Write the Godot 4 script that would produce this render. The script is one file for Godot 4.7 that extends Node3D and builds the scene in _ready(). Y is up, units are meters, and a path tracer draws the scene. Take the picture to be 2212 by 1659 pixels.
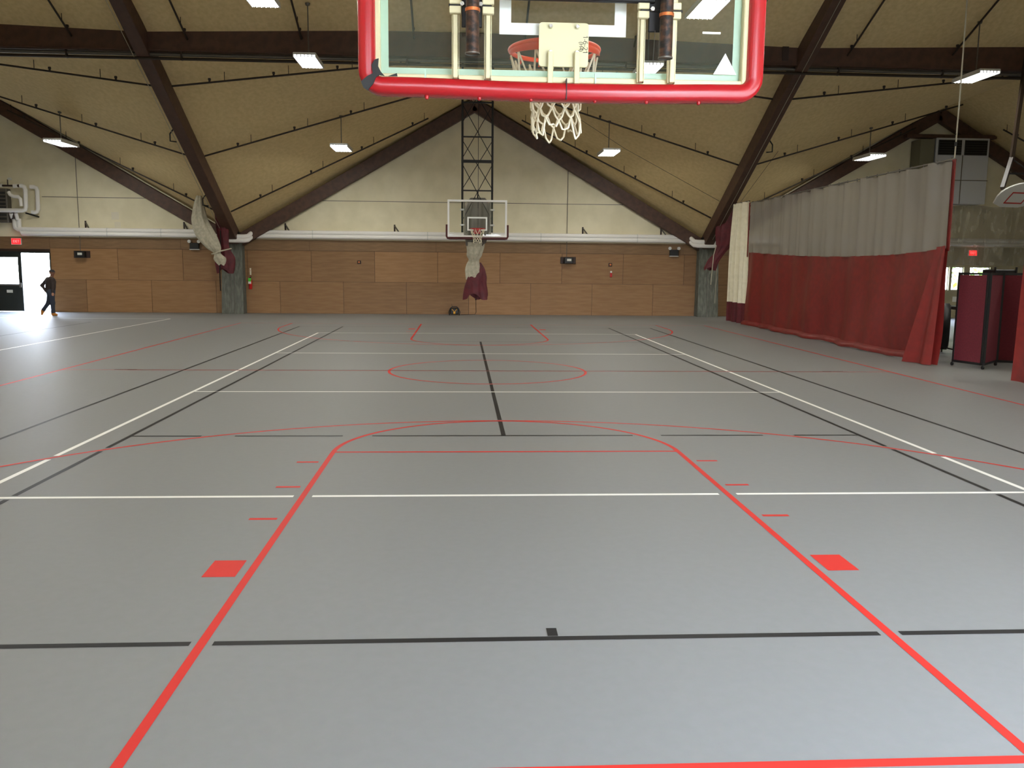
extends Node3D
# Sports hall. x right, y up; «depth» is metres away from the near baseline of the court (world z = -depth).

const HALF := 9.12            # half the width of a roof bay
const FAR := 31.3             # depth of the far wall
const NEAR := -3.7            # depth of the wall behind the camera
const VALLEY := 3.0           # roof height at the foot of a valley, at the end walls
const RIDGE := 8.28
const KNEE := 22.0            # depth of the cross beam, where the folded edge roof meets the main slope
const SLOPE := 0.54
const MID := 12.8

var M := {}
var rng := RandomNumberGenerator.new()
var used := {}

# ------------------------------------------------------------------ helpers
func V(x, y, d) -> Vector3:
	return Vector3(x, y, -d)

func new_st() -> SurfaceTool:
	var st := SurfaceTool.new()
	st.begin(Mesh.PRIMITIVE_TRIANGLES)
	return st

func tri(st, a, b, c):
	st.add_vertex(a); st.add_vertex(b); st.add_vertex(c)

func quad(st, a, b, c, d):
	tri(st, a, b, c); tri(st, a, c, d)

# box centred at c with size s, edges chamfered by bev
func box(st, c: Vector3, s: Vector3, b := Basis(), bev := 0.0):
	st.set_smooth_group(-1)
	var h := s * 0.5
	if bev <= 0.0:
		var p := []
		for i in 8:
			p.append(c + b * Vector3(h.x if i & 1 else -h.x, h.y if i & 2 else -h.y, h.z if i & 4 else -h.z))
		quad(st, p[4], p[6], p[7], p[5]); quad(st, p[1], p[3], p[2], p[0])
		quad(st, p[5], p[7], p[3], p[1]); quad(st, p[0], p[2], p[6], p[4])
		quad(st, p[6], p[2], p[3], p[7]); quad(st, p[0], p[4], p[5], p[1])
		return
	bev = minf(bev, minf(h.x, minf(h.y, h.z)) * 0.9)
	var pts := {}
	for i in 8:
		var sg := Vector3(1 if i & 1 else -1, 1 if i & 2 else -1, 1 if i & 4 else -1)
		for ax in 3:
			var q := Vector3(sg.x * (h.x - bev), sg.y * (h.y - bev), sg.z * (h.z - bev))
			q[ax] = sg[ax] * h[ax]
			pts[i * 3 + ax] = q
	var add := func(ids):
		var ctr := Vector3.ZERO
		for k in ids: ctr += pts[k]
		var n = (pts[ids[1]] - pts[ids[0]]).cross(pts[ids[2]] - pts[ids[0]])
		var order = ids.duplicate()
		if n.dot(ctr) > 0: order.reverse()
		for k in range(1, order.size() - 1):
			tri(st, c + b * pts[order[0]], c + b * pts[order[k]], c + b * pts[order[k + 1]])
	for ax in 3:
		var u = 1 << ((ax + 1) % 3)
		var w = 1 << ((ax + 2) % 3)
		for sgn in 2:
			var o = (1 << ax) * sgn
			add.call([o * 3 + ax, (o | u) * 3 + ax, (o | u | w) * 3 + ax, (o | w) * 3 + ax])
		# the four edges that run along ax
		for k in 4:
			var o2 = (u if k & 1 else 0) | (w if k & 2 else 0)
			var a1 = (ax + 1) % 3
			var a2 = (ax + 2) % 3
			add.call([o2 * 3 + a1, (o2 | (1 << ax)) * 3 + a1, (o2 | (1 << ax)) * 3 + a2, o2 * 3 + a2])
	for i in 8:
		add.call([i * 3, i * 3 + 1, i * 3 + 2])

# box from corner to corner in (x, y, depth)
func slab(st, x0, x1, y0, y1, d0, d1, bev := 0.0):
	box(st, V((x0 + x1) * 0.5, (y0 + y1) * 0.5, (d0 + d1) * 0.5), Vector3(absf(x1 - x0), absf(y1 - y0), absf(d1 - d0)), Basis(), bev)

func frame_at(t: Vector3, hint := Vector3.UP) -> Basis:
	if absf(t.normalized().dot(hint)) > 0.98:
		hint = Vector3.RIGHT
	var x := hint.cross(t).normalized()
	var y := t.cross(x).normalized()
	return Basis(x, y, t.normalized())

# beam of rectangular section from a to b
func bar(st, a: Vector3, b: Vector3, w: float, h: float, bev := 0.0):
	var fb := frame_at(b - a)
	box(st, (a + b) * 0.5, Vector3(w, h, (b - a).length()), fb, bev)

# swept tube, radius a number or a list
func tube(st, pts: Array, r, n := 8, closed := false, caps := true):
	st.set_smooth_group(0)
	var m := pts.size()
	var rings := []
	var prev := Vector3.UP
	for i in m:
		var t: Vector3
		if closed:
			t = pts[(i + 1) % m] - pts[(i + m - 1) % m]
		else:
			t = pts[mini(i + 1, m - 1)] - pts[maxi(i - 1, 0)]
		if t.length() < 1e-7: t = Vector3.UP
		t = t.normalized()
		var fb: Basis
		if i == 0:
			fb = frame_at(t)
		else:
			var x := (prev - t * prev.dot(t))
			x = x.normalized() if x.length() > 1e-5 else frame_at(t).x
			fb = Basis(x, t.cross(x).normalized(), t)
		prev = fb.x
		var rad = r[i] if r is Array else r
		var ring := []
		for k in n:
			var a := TAU * k / n
			ring.append(pts[i] + (fb.x * cos(a) + fb.y * sin(a)) * rad)
		rings.append(ring)
	for i in (m if closed else m - 1):
		var A = rings[i]
		var B = rings[(i + 1) % m]
		for k in n:
			var k2 := (k + 1) % n
			quad(st, A[k], B[k], B[k2], A[k2])
	if caps and not closed:
		st.set_smooth_group(-1)
		for k in range(1, n - 1):
			tri(st, rings[0][0], rings[0][k], rings[0][k + 1])
			tri(st, rings[m - 1][0], rings[m - 1][k + 1], rings[m - 1][k])
	st.set_smooth_group(0)

# smooth surface through rows of points
func sheet(st, rows: Array, wrap := false):
	st.set_smooth_group(0)
	for i in rows.size() - 1:
		var A = rows[i]
		var B = rows[i + 1]
		var n = A.size()
		for k in (n if wrap else n - 1):
			var k2 = (k + 1) % n
			quad(st, A[k], A[k2], B[k2], B[k])

# flat polygon (2D) swept along depth: poly in (x, y), from depth d0 to d1
func prism(st, poly: PackedVector2Array, d0, d1):
	st.set_smooth_group(-1)
	var idx := Geometry2D.triangulate_polygon(poly)
	for i in range(0, idx.size(), 3):
		tri(st, V(poly[idx[i]].x, poly[idx[i]].y, d0), V(poly[idx[i + 1]].x, poly[idx[i + 1]].y, d0), V(poly[idx[i + 2]].x, poly[idx[i + 2]].y, d0))
		tri(st, V(poly[idx[i + 2]].x, poly[idx[i + 2]].y, d1), V(poly[idx[i + 1]].x, poly[idx[i + 1]].y, d1), V(poly[idx[i]].x, poly[idx[i]].y, d1))
	for i in poly.size():
		var p := poly[i]
		var q := poly[(i + 1) % poly.size()]
		quad(st, V(p.x, p.y, d0), V(q.x, q.y, d0), V(q.x, q.y, d1), V(p.x, p.y, d1))

func done(st) -> ArrayMesh:
	st.generate_normals()
	return st.commit()

func numbered(called: String) -> String:
	if not used.has(called):
		used[called] = 0
		return called
	used[called] += 1
	return "%s_%03d" % [called, used[called]]

func tag(o, label, category, group := "", kind := ""):
	if label: o.set_meta("label", label)
	if category: o.set_meta("category", category)
	if group: o.set_meta("group", group)
	if kind: o.set_meta("kind", kind)

# a thing whose parts are given in world coordinates; the node stands at the thing's base
func thing(called, label, category, base: Vector3, group := "") -> Node3D:
	var o := Node3D.new()
	o.name = numbered(called)
	add_child(o)
	o.position = base
	tag(o, label, category, group)
	return o

func part(parent: Node3D, called: String, st, material: Material, label := "") -> MeshInstance3D:
	var o := MeshInstance3D.new()
	o.name = called
	o.mesh = st if st is Mesh else done(st)
	o.material_override = material
	parent.add_child(o, true)
	if parent.get_parent() == self and not parent is MeshInstance3D:
		o.position = -parent.position
	if label: o.set_meta("label", label)
	return o

# a thing that is one mesh
func single(called, label, category, st, material, group := "") -> MeshInstance3D:
	var o := MeshInstance3D.new()
	o.name = numbered(called)
	o.mesh = st if st is Mesh else done(st)
	o.material_override = material
	add_child(o)
	tag(o, label, category, group)
	return o

func fixed(o):
	o.set_meta("kind", "structure")
	return o

func structure(called) -> Node3D:
	var o := Node3D.new()
	o.name = called
	add_child(o)
	o.set_meta("kind", "structure")
	return o

func noise_texture(seed_, freq, c0: Color, c1: Color, size := 256, octaves := 4, sharp := 1.0, stretch := 1.0) -> ImageTexture:
	var n := FastNoiseLite.new()
	n.seed = seed_
	n.noise_type = FastNoiseLite.TYPE_SIMPLEX_SMOOTH
	n.frequency = freq
	n.fractal_octaves = octaves
	var src := n.get_seamless_image(size, size)
	var im := Image.create(size, size, false, Image.FORMAT_RGB8)
	for y in size:
		for x in size:
			var v := src.get_pixel(x, int(y * stretch) % size).r
			v = clampf((v - 0.5) * sharp + 0.5, 0, 1)
			im.set_pixel(x, y, c0.lerp(c1, v))
	im.generate_mipmaps()
	return ImageTexture.create_from_image(im)

func mat(called, color: Color, rough := 0.7, metal := 0.0, tex = null, scale := Vector3.ONE) -> StandardMaterial3D:
	var m := StandardMaterial3D.new()
	m.resource_name = called
	m.albedo_color = color
	m.roughness = rough
	m.metallic = metal
	m.cull_mode = BaseMaterial3D.CULL_DISABLED
	if tex:
		m.albedo_texture = tex
		m.uv1_triplanar = true
		m.uv1_world_triplanar = true
		m.uv1_scale = scale
	M[called] = m
	return m

func glow(called, color: Color, energy) -> StandardMaterial3D:
	var m := mat(called, color, 0.5)
	m.emission_enabled = true
	m.emission = color
	m.emission_energy_multiplier = energy
	return m

# ------------------------------------------------------------------ main
func _ready():
	rng.seed = 7
	camera_and_light()
	materials()
	build_floor()
	build_far_wall()
	build_other_walls()
	build_roof()
	build_beams()
	build_wall_pipes()
	build_sprinklers()
	build_lamps()
	build_near_goal()
	build_far_goal()
	build_fan_goal()
	build_divider()
	build_bundles()
	build_wall_fittings()
	build_right_corner()
	build_person()
	build_cables()
	build_outside()

func camera_and_light():
	var cam := Camera3D.new()
	cam.name = "camera"
	var pitch := -0.135114
	var yaw := 0.0586622
	var roll := 0.0098993
	var f := Vector3(sin(yaw) * cos(pitch), sin(pitch), -cos(yaw) * cos(pitch))
	var r0 := Vector3(cos(yaw), 0, sin(yaw))
	var u0 := r0.cross(f)
	var r := r0 * cos(roll) + u0 * sin(roll)
	var u := u0 * cos(roll) - r0 * sin(roll)
	cam.transform = Transform3D(Basis(r, u, -f), V(-0.4826, 1.92536, -3.12566))
	cam.fov = 47.668
	cam.near = 0.05
	cam.far = 300.0
	cam.current = true
	add_child(cam)
	var env := Environment.new()
	env.background_mode = Environment.BG_SKY
	var sky := Sky.new()
	var sm := ProceduralSkyMaterial.new()
	sm.sky_top_color = Color(0.72, 0.79, 0.90)
	sm.sky_horizon_color = Color(0.90, 0.92, 0.95)
	sm.ground_horizon_color = Color(0.70, 0.72, 0.70)
	sm.ground_bottom_color = Color(0.42, 0.42, 0.40)
	sm.sky_energy_multiplier = 5.9
	sm.ground_energy_multiplier = 4.6
	sky.sky_material = sm
	env.sky = sky
	env.tonemap_mode = Environment.TONE_MAPPER_LINEAR
	env.tonemap_exposure = 1.0
	env.sdfgi_enabled = true
	env.ssao_enabled = true
	env.ssil_enabled = true
	var we := WorldEnvironment.new()
	we.name = "environment"
	we.environment = env
	add_child(we)
	var sun := DirectionalLight3D.new()
	sun.name = "sun"
	sun.light_energy = 5.0
	sun.light_color = Color(1.0, 0.96, 0.88)
	sun.light_angular_distance = 0.6
	sun.shadow_enabled = true
	sun.look_at_from_position(Vector3(30, 40, -5), Vector3.ZERO)
	add_child(sun)

func materials():
	mat("floor", Color.WHITE, 0.52, 0, noise_texture(1, 0.05, Color(0.513, 0.511, 0.501), Color(0.52, 0.518, 0.508), 512, 4, 1.6), Vector3.ONE * 0.4)
	M.floor.metallic_specular = 0.24
	mat("line_red", Color(0.80, 0.19, 0.16), 0.48)
	mat("line_black", Color(0.15, 0.145, 0.14), 0.48)
	mat("line_white", Color(0.93, 0.92, 0.89), 0.48)
	for k in ["line_red", "line_black", "line_white"]:
		M[k].metallic_specular = 0.24
	for k in 4:
		var a := 0.50 + 0.022 * k
		mat("plywood%d" % k, Color.WHITE, 0.62, 0, noise_texture(20 + k, 0.018, Color(a, a * 0.735, a * 0.46), Color(a + 0.045, (a + 0.045) * 0.755, (a + 0.045) * 0.49), 256, 5, 1.5, 2.0), Vector3(0.22, 0.9, 0.22))
	mat("header_wood", Color.WHITE, 0.65, 0, noise_texture(31, 0.02, Color(0.47, 0.36, 0.24), Color(0.53, 0.41, 0.28), 256, 4, 1.6, 3.0), Vector3(0.3, 2.0, 0.3))
	mat("wall_paint", Color.WHITE, 0.8, 0, noise_texture(3, 0.012, Color(0.88, 0.845, 0.72), Color(0.92, 0.885, 0.765), 512, 5, 1.8), Vector3.ONE * 0.16)
	mat("wall_patch", Color(0.88, 0.85, 0.76), 0.7)
	mat("wall_olive", Color.WHITE, 0.8, 0, noise_texture(4, 0.015, Color(0.60, 0.57, 0.45), Color(0.68, 0.64, 0.51), 256, 4, 1.5), Vector3.ONE * 0.3)
	mat("roof", Color.WHITE, 0.9, 0, noise_texture(5, 0.035, Color(0.83, 0.735, 0.53), Color(0.89, 0.795, 0.595), 512, 6, 1.8), Vector3.ONE * 0.30)
	mat("beam", Color.WHITE, 0.55, 0, noise_texture(6, 0.03, Color(0.28, 0.19, 0.145), Color(0.34, 0.235, 0.18), 256, 4, 1.6), Vector3(0.5, 0.5, 0.5))
	mat("concrete", Color.WHITE, 0.85, 0, noise_texture(8, 0.03, Color(0.33, 0.34, 0.30), Color(0.44, 0.44, 0.40), 256, 5, 1.8), Vector3(1.2, 0.3, 1.2))
	mat("pipe_white", Color(0.94, 0.93, 0.91), 0.45)
	mat("iron", Color(0.10, 0.09, 0.08), 0.5, 0.4)
	mat("sprinkler_paint", Color(0.17, 0.12, 0.075), 0.5)
	mat("grey_steel", Color(0.42, 0.40, 0.37), 0.45, 0.5)
	mat("chrome", Color(0.80, 0.79, 0.76), 0.2, 1.0)
	mat("galvanized", Color(0.82, 0.84, 0.88), 0.25, 0.25)
	mat("duct_paint", Color(0.47, 0.46, 0.38), 0.7)
	mat("louvre", Color(0.15, 0.15, 0.15), 0.6)
	mat("lamp_housing", Color(0.85, 0.85, 0.83), 0.5)
	glow("lamp_tube", Color(0.97, 0.98, 1.0), 7.0)
	glow("exit_red", Color(1.0, 0.16, 0.18), 1.3)
	glow("exit_letter", Color(1.0, 0.55, 0.55), 1.5)
	glow("lit_panel", Color(0.95, 0.93, 0.80), 0.9)
	mat("pad_red", Color(0.68, 0.10, 0.125), 0.25)
	mat("pad_maroon", Color(0.30, 0.07, 0.06), 0.4)
	mat("cream", Color(0.86, 0.82, 0.65), 0.45)
	mat("plate", Color(0.83, 0.80, 0.62), 0.4)
	mat("mint", Color(0.72, 0.84, 0.74), 0.35)
	mat("print_white", Color(0.96, 0.96, 0.93), 0.4)
	mat("rim_orange", Color(0.96, 0.27, 0.08), 0.28)
	mat("rim_red", Color(0.72, 0.13, 0.08), 0.35)
	mat("cord", Color(0.94, 0.90, 0.78), 0.8)
	mat("tape_black", Color(0.10, 0.10, 0.10), 0.55)
	mat("pipe_rust", Color.WHITE, 0.5, 0.3, noise_texture(12, 0.04, Color(0.10, 0.085, 0.075), Color(0.34, 0.22, 0.15), 128, 4, 2.4), Vector3.ONE * 5.0)
	mat("copper", Color(0.80, 0.45, 0.25), 0.4, 0.7)
	mat("ink", Color(0.28, 0.25, 0.20), 0.8)
	mat("vinyl_red", Color.WHITE, 0.48, 0, noise_texture(14, 0.03, Color(0.42, 0.105, 0.085), Color(0.48, 0.125, 0.10), 256, 4, 1.4), Vector3.ONE * 0.6)
	mat("maroon_cloth", Color.WHITE, 0.65, 0, noise_texture(15, 0.03, Color(0.30, 0.07, 0.10), Color(0.38, 0.095, 0.13), 128, 4, 1.6), Vector3.ONE)
	mat("canvas", Color.WHITE, 0.85, 0, noise_texture(16, 0.03, Color(0.86, 0.83, 0.72), Color(0.93, 0.90, 0.80), 128, 4, 1.4), Vector3.ONE)
	mat("grey_net", Color.WHITE, 0.9, 0, noise_texture(17, 0.06, Color(0.66, 0.64, 0.56), Color(0.77, 0.74, 0.65), 128, 4, 1.6), Vector3.ONE)
	var net := mat("mesh_net", Color(0.53, 0.50, 0.455, 0.80), 0.9)
	net.transparency = BaseMaterial3D.TRANSPARENCY_ALPHA
	var net2 := mat("thin_net", Color(1, 1, 1, 0.5), 0.9, 0, noise_texture(41, 0.03, Color(0.46, 0.44, 0.38), Color(0.68, 0.66, 0.59), 256, 4, 2.4), Vector3(0.5, 0.18, 0.5))
	net2.transparency = BaseMaterial3D.TRANSPARENCY_ALPHA
	mat("partition_cloth", Color.WHITE, 0.85, 0, noise_texture(18, 0.08, Color(0.36, 0.09, 0.13), Color(0.42, 0.115, 0.155), 128, 3, 1.2), Vector3.ONE * 2)
	mat("black_plastic", Color(0.07, 0.07, 0.07), 0.5)
	mat("dark_brown", Color(0.20, 0.13, 0.10), 0.6)
	mat("door_paint", Color(0.13, 0.15, 0.14), 0.5)
	mat("paper", Color(0.86, 0.86, 0.82), 0.8)
	mat("yellow", Color(0.90, 0.65, 0.12), 0.5)
	mat("fire_red", Color(0.75, 0.07, 0.06), 0.35)
	mat("tag_green", Color(0.35, 0.85, 0.25), 0.6)
	mat("rope", Color(0.66, 0.63, 0.55), 0.8)
	var g := mat("glass", Color(0.75, 0.88, 0.80, 0.02), 0.02)
	g.transparency = BaseMaterial3D.TRANSPARENCY_ALPHA
	var w := mat("window_glass", Color(0.9, 0.95, 0.95, 0.05), 0.02)
	w.transparency = BaseMaterial3D.TRANSPARENCY_ALPHA
	var pm := mat("person", Color.WHITE, 0.8)
	pm.vertex_color_use_as_albedo = true
	mat("cap", Color(0.16, 0.15, 0.16), 0.8)
	mat("asphalt", Color.WHITE, 0.9, 0, noise_texture(21, 0.05, Color(0.50, 0.50, 0.48), Color(0.60, 0.59, 0.56), 128, 4, 1.5), Vector3.ONE * 0.5)
	mat("bark", Color(0.30, 0.23, 0.17), 0.9)
	var lf := mat("leaves", Color(0.40, 0.58, 0.20), 0.7)
	lf.backlight_enabled = true
	lf.backlight = Color(0.35, 0.5, 0.1)

# ------------------------------------------------------------------ floor and its painted lines
const LIFT := 0.0015
func strip(fl, called, m, pts: Array, w: float, closed := false):
	var st := new_st()
	st.set_smooth_group(-1)
	var n := pts.size()
	var L := []
	var R := []
	for i in n:
		var t: Vector2
		if closed: t = pts[(i + 1) % n] - pts[(i + n - 1) % n]
		else: t = pts[mini(i + 1, n - 1)] - pts[maxi(i - 1, 0)]
		t = t.normalized()
		var nn := Vector2(-t.y, t.x) * w * 0.5
		L.append(pts[i] + nn); R.append(pts[i] - nn)
	for i in (n if closed else n - 1):
		var j := (i + 1) % n
		quad(st, V(L[i].x, LIFT, L[i].y), V(L[j].x, LIFT, L[j].y), V(R[j].x, LIFT, R[j].y), V(R[i].x, LIFT, R[i].y))
	part(fl, called, st, m)

# straight painted line with gaps (pairs of distances from its start)
func straight(fl, called, m, a: Vector2, b: Vector2, w := 0.05, gaps := []):
	var d := (b - a).normalized()
	var len := a.distance_to(b)
	var s := 0.0
	for g in gaps:
		if g[0] > s: strip(fl, called, m, [a + d * s, a + d * g[0]], w)
		s = g[1]
	if s < len: strip(fl, called, m, [a + d * s, b], w)

func arc(c: Vector2, r: float, a0: float, a1: float, n: int) -> Array:
	var out := []
	for i in n + 1:
		var a := lerpf(a0, a1, float(i) / n)
		out.append(c + Vector2(cos(a), sin(a)) * r)
	return out

func build_floor():
	var fl := structure("floor")
	var st := new_st()
	slab(st, -27.6, 27.6, -0.3, 0, NEAR - 0.3, FAR + 0.3)
	part(fl, "floor_slab", st, M.floor)
	var red = M.line_red
	var blk = M.line_black
	var wht = M.line_white
	# basketball court
	var S := 7.645
	straight(fl, "red_line", red, Vector2(-S, -0.025), Vector2(S, -0.025), 0.055)
	straight(fl, "red_line", red, Vector2(-S, 25.6), Vector2(S, 25.6), 0.03)
	for s in [-1, 1]:
		straight(fl, "red_line", red, Vector2(s * S, 0), Vector2(s * S, 25.6))
		for e in 2:     # the two keys
			var z := func(v): return v if e == 0 else 25.6 - v
			straight(fl, "red_line", red, Vector2(s * 1.803, z.call(0.0)), Vector2(s * 1.803, z.call(5.766)))
			straight(fl, "red_line", red, Vector2(s * 5.995, z.call(0.0)), Vector2(s * 5.995, z.call(1.6)))
			for hz in [3.378, 4.343, 5.309]:
				if e == 1 and hz > 3.4: continue
				straight(fl, "red_mark", red, Vector2(s * 1.88, z.call(hz)), Vector2(s * 2.09, z.call(hz)))
			straight(fl, "red_block", red, Vector2(s * 1.88, z.call(2.286)), Vector2(s * 2.085, z.call(2.286)), 0.305)
	for e in 2:
		var zz := 5.766 if e == 0 else 25.6 - 5.766
		var up := 1.0 if e == 0 else -1.0
		if e == 0: straight(fl, "red_line", red, Vector2(-1.78, zz), Vector2(1.78, zz))
		strip(fl, "red_arc", red, arc(Vector2(0, zz), 1.803, 0, PI * up, 48), 0.05)
		strip(fl, "red_arc", red, arc(Vector2(0, 1.6 if e == 0 else 24.0), 5.995, 0, PI * up, 96), 0.045)
	strip(fl, "red_circle", red, arc(Vector2(0, 12.8), 1.803, 0, TAU * 63 / 64.0, 63), 0.05, true)
	straight(fl, "red_line", red, Vector2(-S, 12.79), Vector2(S, 12.79), 0.03)
	straight(fl, "black_line", blk, Vector2(-6.5, 12.825), Vector2(6.5, 12.825), 0.035)
	for s in [-1, 1]:
		straight(fl, "black_mark", blk, Vector2(s * 6.35, 12.87), Vector2(s * 6.75, 12.87), 0.05)
	# tennis court, black
	straight(fl, "black_line", blk, Vector2(-5.5, 1.17), Vector2(5.5, 1.17), 0.05, [[3.64, 3.755], [7.245, 7.36]])
	straight(fl, "black_line", blk, Vector2(-5.5, 24.2), Vector2(5.5, 24.2), 0.03)
	straight(fl, "black_tick", blk, Vector2(0, 1.2), Vector2(0, 1.30), 0.055)
	for s in [-1, 1]:
		straight(fl, "black_line", blk, Vector2(s * 5.5, 1.17), Vector2(s * 5.5, 24.2), 0.05, [[2.76, 2.94]])
		straight(fl, "black_line", blk, Vector2(s * 4.17, 1.17), Vector2(s * 4.17, 24.2), 0.05, [[2.80, 2.92], [4.66, 4.83]])
	straight(fl, "black_line", blk, Vector2(-4.17, 6.63), Vector2(4.17, 6.63), 0.05, [[0.78, 1.15], [2.35, 2.68], [5.66, 5.99], [7.19, 7.56]])
	straight(fl, "black_line", blk, Vector2(-4.17, 18.98), Vector2(4.17, 18.98), 0.04)
	straight(fl, "black_line", blk, Vector2(0, 6.63), Vector2(0, 18.98), 0.052, [[0.90, 1.02], [3.42, 3.54], [4.32, 4.42], [6.12, 6.22], [7.92, 8.02], [9.26, 9.38]])
	# volleyball court, white
	for s in [-1, 1]:
		straight(fl, "white_line", wht, Vector2(s * 4.52, 4.03), Vector2(s * 4.52, 21.65), 0.055, [[1.43, 1.59], [8.72, 8.82]])
	straight(fl, "white_line", wht, Vector2(-4.52, 4.03), Vector2(4.52, 4.03), 0.055, [[2.64, 2.795], [6.245, 6.40]])
	for z in [10.1, 15.95, 21.65]:
		straight(fl, "white_line", wht, Vector2(-4.52, z), Vector2(4.52, z), 0.055)
	# the court in the next bay
	straight(fl, "white_line", wht, Vector2(-10.5, 10.0), Vector2(-10.5, 27.5), 0.055)
	straight(fl, "white_line", wht, Vector2(-22.0, 27.5), Vector2(-10.5, 27.5), 0.055)
	straight(fl, "black_line", blk, Vector2(-12.38, 8.0), Vector2(-12.38, 25.6), 0.05)

# ------------------------------------------------------------------ walls
func gable_profile(bottom: float) -> PackedVector2Array:
	var p := PackedVector2Array()
	p.append(Vector2(-27.5, bottom))
	p.append(Vector2(-27.5, VALLEY))
	for b in [-1, 0, 1]:
		p.append(Vector2(b * 2 * HALF, RIDGE + 0.02))
		p.append(Vector2(b * 2 * HALF + HALF + (0.14 if b == 1 else 0.0), VALLEY))
	p.append(Vector2(27.5, bottom))
	return p

func build_far_wall():
	var w := structure("wall_far")
	var st := new_st()
	prism(st, gable_profile(2.84), FAR, FAR + 0.3)
	part(w, "upper_wall", st, M.wall_paint)
	# lower wall left of, between and right of the openings: [x0, x1, y0, y1]
	st = new_st()
	for r in [[-27.5, -18.36, 0.0, 2.84], [-18.36, -16.12, 2.29, 2.84], [-16.12, 10.9, 0.0, 2.84]]:
		slab(st, r[0], r[1], r[2], r[3], FAR, FAR + 0.3)
	part(w, "backing_wall", st, M.dark_brown)
	st = new_st()
	for r in [[10.9, 18.55, 0.0, 2.84], [18.55, 20.95, 0.0, 1.12], [18.55, 20.95, 2.06, 2.84], [19.25, 19.36, 1.12, 2.06], [19.85, 20.1, 1.12, 2.06], [20.95, 27.5, 0.0, 2.84]]:
		slab(st, r[0], r[1], r[2], r[3], FAR, FAR + 0.3)
	part(w, "painted_lower_wall", st, M.wall_olive)
	# plywood sheets, two courses with staggered joints
	var k := 0
	for course in 2:
		var x := -16.12
		var y0 := 0.004 if course == 0 else 1.244
		var y1 := 1.236 if course == 0 else 2.42
		var first := -14.84 if course == 0 else -13.62
		var x1 := first
		while x < 10.85:
			var e := minf(x1, 10.9)
			st = new_st()
			slab(st, x + 0.006, e - 0.006, y0, y1, FAR - 0.018, FAR + 0.001, 0.003)
			part(w, "plywood_panel", st, M["plywood%d" % ((k * 7 + course * 3 + k / 3) % 4)])
			x = e
			x1 += 2.44
			k += 1
	# plywood left of the door
	for course in 2:
		st = new_st()
		slab(st, -20.8, -18.42, 0.004 if course == 0 else 1.244, 1.236 if course == 0 else 2.25, FAR - 0.018, FAR + 0.001, 0.003)
		part(w, "plywood_panel", st, M["plywood%d" % course])
	# header boards over the sheets
	var hx := -16.12
	while hx < 10.85:
		var he := minf(hx + 4.88, 10.9)
		st = new_st()
		slab(st, hx + 0.003, he - 0.003, 2.43, 2.838, FAR - 0.012, FAR + 0.001, 0.003)
		part(w, "header_board", st, M.header_wood)
		hx = he
	st = new_st()
	slab(st, -20.8, -16.125, 2.38, 2.838, FAR - 0.012, FAR + 0.001, 0.003)
	part(w, "header_board", st, M.header_wood)
	# paler repairs in the paint
	for r in [[-13.78, -13.50, 3.52, 3.80], [-13.68, -13.45, 3.22, 3.43]]:
		st = new_st()
		slab(st, r[0], r[1], r[2], r[3], FAR - 0.003, FAR + 0.001, 0.001)
		part(w, "paint_patch", st, M.wall_patch)
	# joint line across the upper wall
	for r in [[-16.3, -12.3], [-6.6, 6.6], [12.3, 17.8]]:
		st = new_st()
		slab(st, r[0], r[1], 4.325, 4.345, FAR - 0.012, FAR + 0.001)
		part(w, "joint_strip", st, M.grey_steel)
	# door: fixed leaf and the open half beside it
	var d := structure("door_1")
	st = new_st()
	slab(st, -18.36, -18.28, 0, 2.29, FAR - 0.03, FAR + 0.3, 0.004)
	slab(st, -18.36, -16.12, 2.23, 2.29, FAR - 0.03, FAR + 0.3, 0.004)
	slab(st, -16.16, -16.12, 0, 2.23, FAR - 0.03, FAR + 0.3, 0.004)
	part(d, "door_frame", st, M.door_paint)
	st = new_st()
	slab(st, -18.28, -17.23, 0.02, 1.05, FAR + 0.02, FAR + 0.07, 0.004)
	slab(st, -18.28, -17.23, 2.06, 2.23, FAR + 0.02, FAR + 0.07, 0.004)
	slab(st, -18.28, -18.12, 1.05, 2.06, FAR + 0.02, FAR + 0.07, 0.004)
	slab(st, -17.36, -17.23, 1.05, 2.06, FAR + 0.02, FAR + 0.07, 0.004)
	var leaf := part(d, "door_leaf", st, M.door_paint)
	st = new_st()
	quad(st, V(-18.12, 1.05, FAR + 0.04), V(-18.12, 2.06, FAR + 0.04), V(-17.36, 2.06, FAR + 0.04), V(-17.36, 1.05, FAR + 0.04))
	part(leaf, "pane", st, M.window_glass)
	st = new_st()
	slab(st, -18.2, -17.3, 0.98, 1.05, FAR - 0.05, FAR - 0.01, 0.01)
	slab(st, -17.34, -17.26, 0.92, 1.1, FAR - 0.03, FAR + 0.02, 0.008)
	slab(st, -18.22, -18.14, 0.95, 1.08, FAR - 0.03, FAR + 0.02, 0.008)
	part(leaf, "push_bar", st, M.grey_steel)
	st = new_st()
	slab(st, -17.83, -17.61, 0.72, 0.83, FAR + 0.012, FAR + 0.019)
	part(leaf, "notice", st, M.paper, "small white notice")
	# the open leaf swung outside
	st = new_st()
	slab(st, -16.16, -16.11, 0.02, 1.05, FAR + 0.32, FAR + 1.35, 0.004)
	slab(st, -16.16, -16.11, 2.0, 2.2, FAR + 0.32, FAR + 1.35, 0.004)
	slab(st, -16.16, -16.11, 1.05, 2.0, FAR + 0.32, FAR + 0.45, 0.004)
	slab(st, -16.16, -16.11, 1.05, 2.0, FAR + 1.22, FAR + 1.35, 0.004)
	part(d, "open_leaf", st, M.door_paint)
	# three windows of the right bay
	var n := 1
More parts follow.
